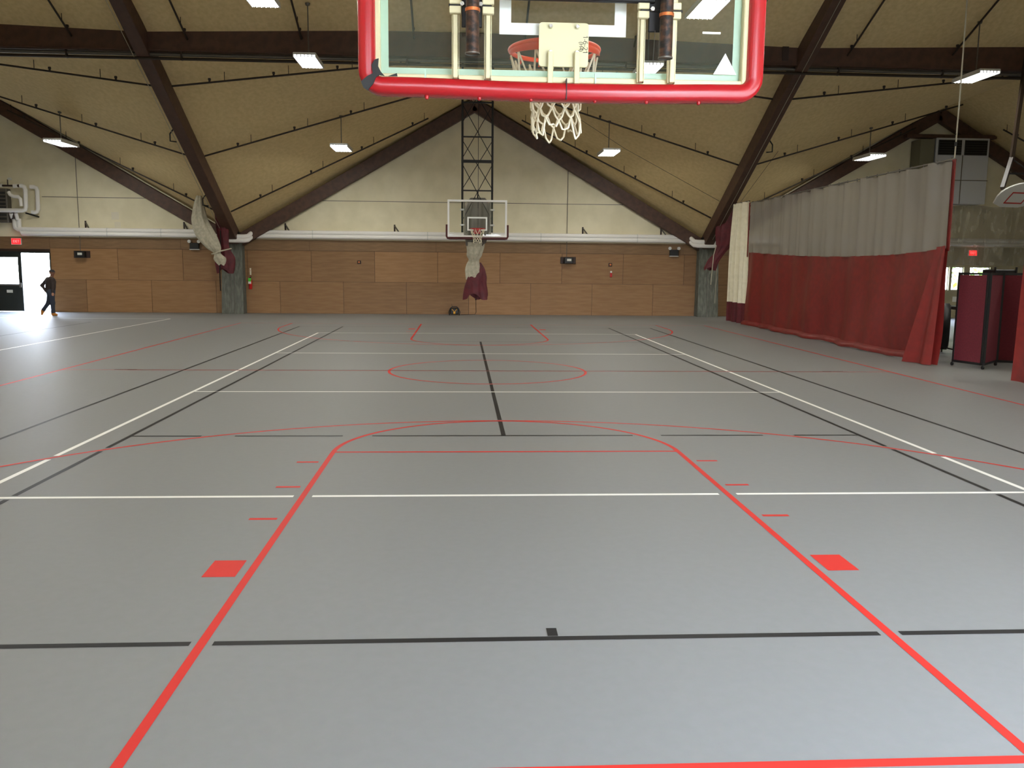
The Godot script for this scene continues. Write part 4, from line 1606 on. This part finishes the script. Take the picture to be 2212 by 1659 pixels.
	part(ra, "antenna", st, M.iron)
	var cd := thing("power_cord", "thin dark cord from the plywood wall down to the radio", "cord", V(0.05, 0, FAR - 0.05))
	st = new_st()
	tube(st, [V(0.08, 0.62, FAR - 0.03), V(0.08, 0.35, FAR - 0.03), V(0.09, 0.1, FAR - 0.04), V(0.04, 0.012, FAR - 0.1), V(-0.2, 0.01, FAR - 0.18), V(-0.5, 0.012, FAR - 0.28)], 0.009, 6)
	part(cd, "cable", st, M.iron)
	st = new_st()
	slab(st, 0.05, 0.11, 0.58, 0.68, FAR - 0.045, FAR - 0.017, 0.006)
	part(cd, "plug", st, M.iron)
	var nt := thing("paper_notice", "white paper notice on the painted wall under the far windows", "notice", V(19.6, 0.75, FAR - 0.01))
	st = new_st()
	slab(st, 19.45, 19.75, 0.65, 0.86, FAR - 0.012, FAR - 0.002)
	part(nt, "sheet", st, M.paper)

# ------------------------------------------------------------------ the bay beyond the curtain
func build_right_corner():
	var st: SurfaceTool
	# sheet metal air unit under the gable
	var o := thing("air_unit", "sheet metal air unit with two dark grilles under the right gable", "air handler", V(18.95, 4.5, 30.4))
	st = new_st()
	slab(st, 17.85, 19.98, 4.5, 7.0, 30.45, 31.28, 0.02)
	part(o, "casing", st, M.galvanized)
	for r in [[17.93, 18.85], [18.98, 19.88]]:
		st = new_st()
		slab(st, r[0], r[1], 6.35, 6.92, 30.42, 30.46, 0.004)
		var gr := part(o, "grille", st, M.louvre)
		for k in 6:
			st = new_st()
			bar(st, V(r[0] + 0.02, 6.40 + k * 0.09, 30.405), V(r[1] - 0.02, 6.40 + k * 0.09, 30.405), 0.012, 0.05)
			part(gr, "slat", st, M.iron)
	st = new_st()
	slab(st, 17.83, 20.0, 5.38, 5.41, 30.435, 30.46, 0.003)
	slab(st, 18.91, 18.94, 4.5, 6.35, 30.435, 30.46, 0.003)
	part(o, "seam", st, M.grey_steel)
	var du := thing("roof_duct", "dark greenish upright duct beside the sheet metal air unit", "duct", V(17.5, 4.5, 30.8))
	st = new_st()
	slab(st, 17.25, 17.82, 4.4, 6.95, 30.5, 31.25, 0.02)
	part(du, "shaft", st, M.duct_paint)
	st = new_st()
	slab(st, 17.22, 17.85, 5.6, 5.66, 30.48, 31.25, 0.01)
	part(du, "flange", st, M.duct_paint)
	var tie: Node3D = fixed(thing("tie_beam", "dark level beam across the gable above the air unit", "beam", V(18.6, 7.0, 30.8)))
	st = new_st()
	slab(st, 16.8, 20.4, 7.02, 7.16, 30.7, 31.0, 0.008)
	part(tie, "shaft", st, M.beam)
	# folding partition: cloth panels in black frames on castors
	var pt := thing("folding_partition", "maroon folding partition screen on castors beyond the curtain gap", "partition", V(9.8, 0, 13.5))
	var hinge := [Vector2(9.52, 13.98), Vector2(9.72, 13.25), Vector2(10.42, 13.95), Vector2(10.95, 13.45), Vector2(11.75, 14.0)]
	for k in hinge.size() - 1:
		var a: Vector2 = hinge[k]
		var b: Vector2 = hinge[k + 1]
		var dirv := (b - a).normalized()
		var a2 := a + dirv * 0.03
		var b2 := b - dirv * 0.03
		st = new_st()
		bar(st, V(a2.x, 0.10 + 0.875, a2.y), V(b2.x, 0.10 + 0.875, b2.y), 0.03, 1.72)
		var pn := part(pt, "panel", st, M.partition_cloth)
		st = new_st()
		for e in [a2, b2]:
			bar(st, V(e.x, 0.08, e.y), V(e.x, 1.88, e.y), 0.045, 0.045)
		for y in [0.10, 1.86]:
			bar(st, V(a2.x, y, a2.y), V(b2.x, y, b2.y), 0.045, 0.045)
		part(pn, "panel_frame", st, M.black_plastic)
	for k in hinge.size():
		var p: Vector2 = hinge[k]
		st = new_st()
		tube(st, [V(p.x - 0.015, 0.035, p.y), V(p.x + 0.015, 0.035, p.y)], 0.035, 12)
		tube(st, [V(p.x, 0.05, p.y), V(p.x, 0.12, p.y)], 0.012, 6)
		part(pt, "castor", st, M.black_plastic)
	# dark box that stands up behind the partition
	var bx := thing("equipment_cart", "tall black equipment cart showing above the maroon partition", "cart", V(10.85, 0, 14.7))
	st = new_st()
	slab(st, 10.62, 11.08, 0.15, 1.95, 14.55, 15.0, 0.02)
	part(bx, "body", st, M.black_plastic)
	for x in [10.62, 11.08]:
		st = new_st()
		slab(st, x - 0.015, x + 0.015, 0.15, 2.0, 14.52, 14.56, 0.004)
		part(bx, "upright", st, M.iron)
	for x in [10.68, 11.02]:
		st = new_st()
		tube(st, [V(x - 0.02, 0.075, 14.6), V(x + 0.02, 0.075, 14.6)], 0.075, 12)
		tube(st, [V(x - 0.02, 0.075, 14.95), V(x + 0.02, 0.075, 14.95)], 0.075, 12)
		part(bx, "wheel", st, M.black_plastic)
	# drum fan on wheels, seen edge on
	var fn := thing("drum_fan", "black drum fan on wheels seen edge-on behind the red curtain", "fan", V(10.75, 0, 16.6))
	st = new_st()
	var axis := Vector3(0.88, 0, 0.47).normalized()
	var ctr := V(10.74, 0.62, 16.6)
	tube(st, [ctr - axis * 0.14, ctr - axis * 0.13, ctr + axis * 0.13, ctr + axis * 0.14], [0.50, 0.54, 0.54, 0.50], 28, false, false)
	part(fn, "drum", st, M.black_plastic)
	for s in [-1, 1]:
		st = new_st()
		for k in 5:
			var ring := []
			for i in 28:
				var a := TAU * i / 28
				var fb := frame_at(axis)
				ring.append(ctr + axis * (0.15 * s) + (fb.x * cos(a) + fb.y * sin(a)) * (0.1 + 0.095 * k))
			tube(st, ring, 0.006, 5, true)
		for i in 8:
			var a := TAU * i / 8
			var fb := frame_at(axis)
			tube(st, [ctr + axis * 0.16 * s, ctr + axis * 0.15 * s + (fb.x * cos(a) + fb.y * sin(a)) * 0.5], 0.006, 5)
		part(fn, "guard", st, M.iron)
	for k in 4:
		st = new_st()
		var fb := frame_at(axis)
		var a := TAU * k / 4 + 0.4
		var dv := fb.x * cos(a) + fb.y * sin(a)
		var sd := axis.cross(dv)
		st.set_smooth_group(-1)
		quad(st, ctr + dv * 0.08 - sd * 0.03 - axis * 0.04, ctr + dv * 0.44 - sd * 0.11 - axis * 0.05, ctr + dv * 0.44 + sd * 0.11 + axis * 0.05, ctr + dv * 0.08 + sd * 0.03 + axis * 0.04)
		part(fn, "blade", st, M.grey_steel)
	st = new_st()
	tube(st, [ctr - axis * 0.1, ctr + axis * 0.1], 0.09, 14)
	part(fn, "motor", st, M.iron)
	for s in [-1, 1]:
		st = new_st()
		tube(st, [ctr + axis * 0.18 * s + Vector3(0, -0.05, -0.5), ctr + axis * 0.18 * s + Vector3(0, -0.5, -0.3), ctr + axis * 0.18 * s + Vector3(0, -0.52, 0.3), ctr + axis * 0.18 * s + Vector3(0, -0.05, 0.5)], 0.02, 6)
		part(fn, "stand", st, M.iron)
		st = new_st()
		tube(st, [ctr + axis * 0.17 * s + Vector3(0, -0.50, 0.33), ctr + axis * 0.23 * s + Vector3(0, -0.50, 0.33)], 0.12, 16)
		part(fn, "wheel", st, M.black_plastic)
		st = new_st()
		tube(st, [ctr + axis * 0.18 * s + Vector3(0, -0.52, -0.3), ctr + axis * 0.18 * s + Vector3(0, -0.62, -0.3)], 0.02, 6)
		part(fn, "foot", st, M.black_plastic)
	# grey bin and low dark seat further back in the gap
	var tb := thing("storage_bin", "grey plastic bin standing between the drum fan and the partition", "bin", V(11.9, 0, 17.6))
	st = new_st()
	tube(st, [V(11.95, 0.0, 17.6), V(11.95, 0.02, 17.6), V(11.95, 0.78, 17.6), V(11.95, 0.82, 17.6)], [0.20, 0.21, 0.26, 0.28], 16)
	part(tb, "body", st, M.grey_steel)
	st = new_st()
	tube(st, [V(11.95, 0.82, 17.6), V(11.95, 0.85, 17.6), V(11.95, 0.90, 17.6)], [0.29, 0.29, 0.2], 16)
	part(tb, "lid", st, M.paper)
	var tbl := thing("storage_table", "dark tabletop glimpsed between the drum fan and the partition", "table", V(13.6, 0, 20))
	st = new_st()
	slab(st, 12.9, 14.4, 0.86, 0.95, 19.6, 20.6, 0.01)
	part(tbl, "top", st, M.black_plastic)
	for q in [[12.98, 19.68], [14.32, 19.68], [12.98, 20.52], [14.32, 20.52]]:
		st = new_st()
		slab(st, q[0] - 0.025, q[0] + 0.025, 0, 0.87, q[1] - 0.025, q[1] + 0.025, 0.004)
		part(tbl, "leg", st, M.grey_steel)

# ------------------------------------------------------------------ the person at the door
func surface_nets(bones: Array, cell: float, k: float, tint := true) -> ArrayMesh:
	var lo := Vector3.INF
	var hi := -Vector3.INF
	for b in bones:
		for e in 2:
			var r: float = b[2 + e] + k + cell * 2
			lo = lo.min(b[e] - Vector3.ONE * r)
			hi = hi.max(b[e] + Vector3.ONE * r)
	var n := Vector3i(((hi - lo) / cell).ceil()) + Vector3i.ONE
	var val := PackedFloat32Array()
	val.resize(n.x * n.y * n.z)
	val.fill(1.0)
	for b in bones:
		var a: Vector3 = b[0]
		var ab: Vector3 = b[1] - a
		var L := maxf(ab.length_squared(), 1e-8)
		var ra: float = b[2]
		var rb: float = b[3]
		var pad := maxf(ra, rb) + k * 1.5 + cell * 2
		var i0 := Vector3i(((a.min(b[1]) - Vector3.ONE * pad - lo) / cell).floor()).clamp(Vector3i.ZERO, n - Vector3i.ONE)
		var i1 := Vector3i(((a.max(b[1]) + Vector3.ONE * pad - lo) / cell).ceil()).clamp(Vector3i.ZERO, n - Vector3i.ONE)
		for z in range(i0.z, i1.z + 1):
			for y in range(i0.y, i1.y + 1):
				for x in range(i0.x, i1.x + 1):
					var p := lo + Vector3(x, y, z) * cell - a
					var t := clampf(p.dot(ab) / L, 0, 1)
					var d := (p - ab * t).length() - (ra + (rb - ra) * t)
					var id := x + n.x * (y + n.y * z)
					var o := val[id]
					var h := maxf(k - absf(d - o), 0.0) / k
					val[id] = minf(d, o) - h * h * k * 0.25
	var vid := {}
	var verts := PackedVector3Array()
	for z in n.z - 1:
		for y in n.y - 1:
			for x in n.x - 1:
				var base := x + n.x * (y + n.y * z)
				var sum := Vector3.ZERO
				var cnt := 0
				var corner := []
				var neg := 0
				for c in 8:
					var v := val[base + (c & 1) + n.x * (((c >> 1) & 1) + n.y * (c >> 2))]
					corner.append(v)
					if v < 0: neg += 1
				if neg == 0 or neg == 8: continue
				for c in 8:
					for ax in 3:
						if c & (1 << ax): continue
						var c2 := c | (1 << ax)
						var v0: float = corner[c]
						var v1: float = corner[c2]
						if (v0 < 0) == (v1 < 0): continue
						var q := Vector3(c & 1, (c >> 1) & 1, c >> 2)
						q[ax] += v0 / (v0 - v1)
						sum += q
						cnt += 1
				vid[base] = verts.size()
				verts.append(lo + (Vector3(x, y, z) + sum / cnt) * cell)
	var cols := PackedColorArray()
	for v in verts:
		var best := 1e9
		var col := Color.WHITE
		for b in bones:
			var ab: Vector3 = b[1] - b[0]
			var t := clampf((v - b[0]).dot(ab) / maxf(ab.length_squared(), 1e-8), 0, 1)
			var d: float = (v - b[0] - ab * t).length() - lerpf(b[2], b[3], t)
			if d < best:
				best = d
				col = b[4]
		cols.append(col)
	var st := new_st()
	st.set_smooth_group(0)
	for i in verts.size():
		st.set_color(cols[i])
		st.add_vertex(verts[i])
	var step := [1, n.x, n.x * n.y]
	for z in range(1, n.z - 1):
		for y in range(1, n.y - 1):
			for x in range(1, n.x - 1):
				var base: int = x + n.x * (y + n.y * z)
				for ax in 3:
					var s0 := val[base] < 0
					if s0 == (val[base + step[ax]] < 0): continue
					var u: int = step[(ax + 1) % 3]
					var w: int = step[(ax + 2) % 3]
					var q := [base, base - u, base - u - w, base - w]
					if not (vid.has(q[0]) and vid.has(q[1]) and vid.has(q[2]) and vid.has(q[3])): continue
					if s0: q.reverse()
					for t in [0, 1, 2, 0, 2, 3]:
						st.add_index(vid[q[t]])
	st.generate_normals()
	return st.commit()

func build_person():
	var D := 28.85
	var lin := func(r, g, b): return Color(r, g, b).srgb_to_linear()
	var jacket: Color = lin.call(0.20, 0.16, 0.14)
	var shirt: Color = lin.call(0.30, 0.14, 0.13)
	var jeans: Color = lin.call(0.19, 0.21, 0.26)
	var skin: Color = lin.call(0.62, 0.45, 0.36)
	var boot: Color = lin.call(0.72, 0.45, 0.16)
	var sole: Color = lin.call(0.25, 0.17, 0.12)
	var P := func(x, y, dz = 0.0): return V(x, y, D + dz)
	var o := thing("person", "person in dark jacket, jeans and tan boots walking in from the open door", "person", V(-15.05, 0, D))
	var B := []
	# trunk, leaning a little forward (to the right); facing right and towards the court
	var pelvis: Vector3 = P.call(-15.08, 0.86)
	var chest: Vector3 = P.call(-15.05, 1.20, -0.01)
	B.append([P.call(-15.12, 0.84, 0.06), P.call(-15.04, 0.84, -0.06), 0.115, 0.115, jeans])
	B.append([pelvis + Vector3(0, 0.06, 0), P.call(-15.07, 1.04), 0.135, 0.135, jacket])
	B.append([P.call(-15.07, 1.02), chest, 0.135, 0.15, jacket])
	B.append([P.call(-15.17, 1.29, 0.10), P.call(-14.95, 1.28, -0.12), 0.08, 0.08, jacket])
	B.append([P.call(-14.97, 1.20, -0.09), P.call(-14.99, 1.05, -0.09), 0.055, 0.05, shirt])
	B.append([P.call(-15.03, 1.30), P.call(-15.0, 1.42, -0.01), 0.06, 0.055, skin])
	# arm on the hip at the back, other arm hanging in front
	var sh1: Vector3 = P.call(-15.20, 1.29, 0.08)
	var el1: Vector3 = P.call(-15.42, 1.07, 0.12)
	var wr1: Vector3 = P.call(-15.26, 0.88, 0.02)
	B.append([sh1, el1, 0.068, 0.054, jacket])
	B.append([el1, wr1, 0.054, 0.042, jacket])
	var sh2: Vector3 = P.call(-14.93, 1.27, -0.12)
	var el2: Vector3 = P.call(-14.92, 1.02, -0.17)
	var wr2: Vector3 = P.call(-14.91, 0.84, -0.24)
	B.append([sh2, el2, 0.066, 0.052, jacket])
	B.append([el2, wr2, 0.052, 0.040, jacket])
	# standing leg
	B.append([P.call(-15.03, 0.82, -0.07), P.call(-14.995, 0.46, -0.09), 0.098, 0.068, jeans])
	B.append([P.call(-14.995, 0.46, -0.09), P.call(-15.0, 0.13, -0.07), 0.068, 0.055, jeans])
	B.append([P.call(-15.0, 0.15, -0.07), P.call(-15.0, 0.06, -0.07), 0.056, 0.052, boot])
	B.append([P.call(-15.0, 0.055, -0.07), P.call(-14.87, 0.04, -0.11), 0.050, 0.038, boot])
	# trailing leg, heel lifted
	B.append([P.call(-15.12, 0.82, 0.07), P.call(-15.19, 0.47, 0.05), 0.098, 0.068, jeans])
	B.append([P.call(-15.19, 0.47, 0.05), P.call(-15.40, 0.22, 0.10), 0.066, 0.054, jeans])
	B.append([P.call(-15.40, 0.22, 0.10), P.call(-15.45, 0.16, 0.11), 0.055, 0.052, boot])
	B.append([P.call(-15.44, 0.16, 0.11), P.call(-15.46, 0.045, 0.07), 0.048, 0.036, boot])
	for bone in B:
		if bone[4] == jeans or (bone[4] == jacket and bone[2] > 0.1):
			bone[2] *= 1.15
			bone[3] *= 1.15
	var body := surface_nets(B, 0.016, 0.05)
	# head
	var hd: Vector3 = P.call(-14.985, 1.515, -0.015)
	var face := Vector3(0.72, -0.05, 0.69).normalized()
	var side := face.cross(Vector3.UP).normalized()
	var H := []
	H.append([hd + Vector3(0, 0.025, 0), hd + Vector3(0, 0.03, 0) - face * 0.02, 0.088, 0.086, skin])
	H.append([hd + face * 0.03 + Vector3(0, -0.05, 0), hd + face * 0.045 + Vector3(0, -0.075, 0), 0.055, 0.042, skin])
	H.append([hd + face * 0.088 + Vector3(0, 0.01, 0), hd + face * 0.102 + Vector3(0, -0.022, 0), 0.010, 0.014, skin])
	H.append([hd + face * 0.085 + Vector3(0, -0.052, 0) - side * 0.016, hd + face * 0.085 + Vector3(0, -0.052, 0) + side * 0.016, 0.009, 0.009, lin.call(0.55, 0.30, 0.27)])
	for s in [-1, 1]:
		H.append([hd + side * 0.085 * s + Vector3(0, 0.015, 0), hd + side * 0.088 * s + Vector3(0, -0.02, 0), 0.016, 0.012, skin])
		H.append([hd + face * 0.076 + side * 0.032 * s + Vector3(0, 0.014, 0), hd + face * 0.077 + side * 0.034 * s + Vector3(0, 0.014, 0), 0.011, 0.011, lin.call(0.10, 0.08, 0.07)])
	H.append([hd - face * 0.02 + Vector3(0, -0.06, 0), P.call(-15.0, 1.40, -0.01), 0.052, 0.055, skin])
	var head := surface_nets(H, 0.007, 0.02)
	# hands
	var hands := []
	for q in [[wr1, Vector3(0.55, -0.65, 0.5)], [wr2, Vector3(0.15, -0.95, 0.3)]]:
		var w: Vector3 = q[0]
		var dv: Vector3 = (q[1] as Vector3).normalized()
		var fb := frame_at(dv, face)
		var h := [[w, w + dv * 0.075, 0.026, 0.032, skin]]
		for k in 4:
			var off := fb.x * (k - 1.5) * 0.019
			var r0 := w + dv * 0.075 + off
			var len := [0.062, 0.075, 0.070, 0.054][k] as float
			var mid := r0 + dv * len * 0.55 + fb.y * 0.008
			h.append([r0, mid, 0.0095, 0.0088, skin])
			h.append([mid, mid + (dv * 0.8 + fb.y * 0.6).normalized() * len * 0.5, 0.0088, 0.0075, skin])
		h.append([w + dv * 0.03 + fb.x * 0.026, w + dv * 0.075 + fb.x * 0.052 + fb.y * 0.015, 0.012, 0.010, skin])
		hands.append(surface_nets(h, 0.006, 0.01))
	var st := SurfaceTool.new()
	st.begin(Mesh.PRIMITIVE_TRIANGLES)
	for m in [body, head] + hands:
		st.append_from(m, 0, Transform3D.IDENTITY)
	part(o, "body", st.commit(), M.person)
	# cap
	st = new_st()
	var rows := []
	for j in 7:
		var a := PI / 2 * j / 6.0
		var row := []
		for i in 20:
			var b := TAU * i / 20
			row.append(hd + Vector3(0, 0.045 + 0.075 * sin(a), 0) + (face * cos(b) * 1.08 + side * sin(b)) * 0.098 * cos(a) - face * 0.012)
		rows.append(row)
	sheet(st, rows, true)
	for k in 5:
		var b := -0.9 + 0.45 * k
	box(st, hd + face * 0.125 + Vector3(0, 0.048, 0), Vector3(0.13, 0.010, 0.08), frame_at(face), 0.004)
	part(o, "cap", st, M.cap)

# ------------------------------------------------------------------ cables under the roof
func build_cables():
	for s in [-1, 1]:
		var x = s * HALF
		var st := new_st()
		var off = 0.24 if s < 0 else -0.02
		tube(st, [V(x - off, valley_h(30.2) - 0.60, 30.2), V(x - off, valley_h(22.0) - 0.60, 22.0), V(x - off, valley_h(15.0) - 0.60, 15.0)], 0.010, 5)
		single("pull_cable", "thin pale steel cable along the underside of the valley beam " + ("by the tied grey net" if s < 0 else "by the divider curtain"), "cable", st, M.rope)
	var st2 := new_st()
	tube(st2, [V(1.2, 8.0, 26.0), V(5.0, 5.9, 26.8), V(9.1, 4.3, 29.0)], 0.008, 5)
	single("roof_wire", "fine wire strung slanting below the roof right of the far hoop", "wire", st2, M.grey_steel)
	st2 = new_st()
	tube(st2, [V(9.2, 4.12, 27.4), V(10.2, roof_h(10.2, 26.5) - 0.05, 26.5)], 0.008, 5)
	single("hanging_wire", "fine wire from the roof down to the canvas curtain top", "wire", st2, M.grey_steel)

# ------------------------------------------------------------------ outdoors, seen through door and windows
func build_outside():
	var st := new_st()
	slab(st, -60, 60, -0.4, -0.02, FAR + 0.35, 90)
	var g := single("yard", "pale paved yard outside the far wall", "paving", st, M.asphalt)
	g.set_meta("kind", "structure")
	st = new_st()
	slab(st, -60, 60, -0.4, -0.02, -70, NEAR - 0.35)
	g = single("forecourt", "pale paved forecourt outside the window wall", "paving", st, M.asphalt)
	g.set_meta("kind", "structure")
	var r := RandomNumberGenerator.new()
	r.seed = 11
	for q in [[24.0, 44.0, 7.0], [29.5, 48.0, 8.0], [34.5, 44.0, 6.0], [19.5, 51.0, 7.0]]:
		var base := V(q[0], -0.02, q[1])
		var H: float = q[2]
		var o := thing("leafy_tree", "leafy green tree in the yard beyond the far windows", "tree", base, "trees in the yard")
		var s2 := new_st()
		tube(s2, [base, base + Vector3(0.1, H * 0.3, 0), base + Vector3(-0.1, H * 0.62, 0.1)], [0.22, 0.16, 0.06], 8)
		part(o, "trunk", s2, M.bark)
		s2 = new_st()
		s2.set_smooth_group(-1)
		for k in 1400:
			var v := Vector3(r.randfn(), r.randfn(), r.randfn()).normalized() * pow(r.randf(), 0.4)
			var p := base + Vector3(0, H * 0.55, 0) + v * Vector3(H * 0.34, H * 0.48, H * 0.34)
			if p.y < 0.3: continue
			var fb := Basis.from_euler(Vector3(r.randf() * TAU, r.randf() * TAU, r.randf() * TAU))
			var sz := r.randf_range(0.12, 0.26)
			quad(s2, p + fb.x * sz, p + fb.y * sz * 0.6, p - fb.x * sz, p - fb.y * sz * 0.6)
		var fo := part(o, "foliage", s2, M.leaves)
		fo.set_meta("kind", "stuff")
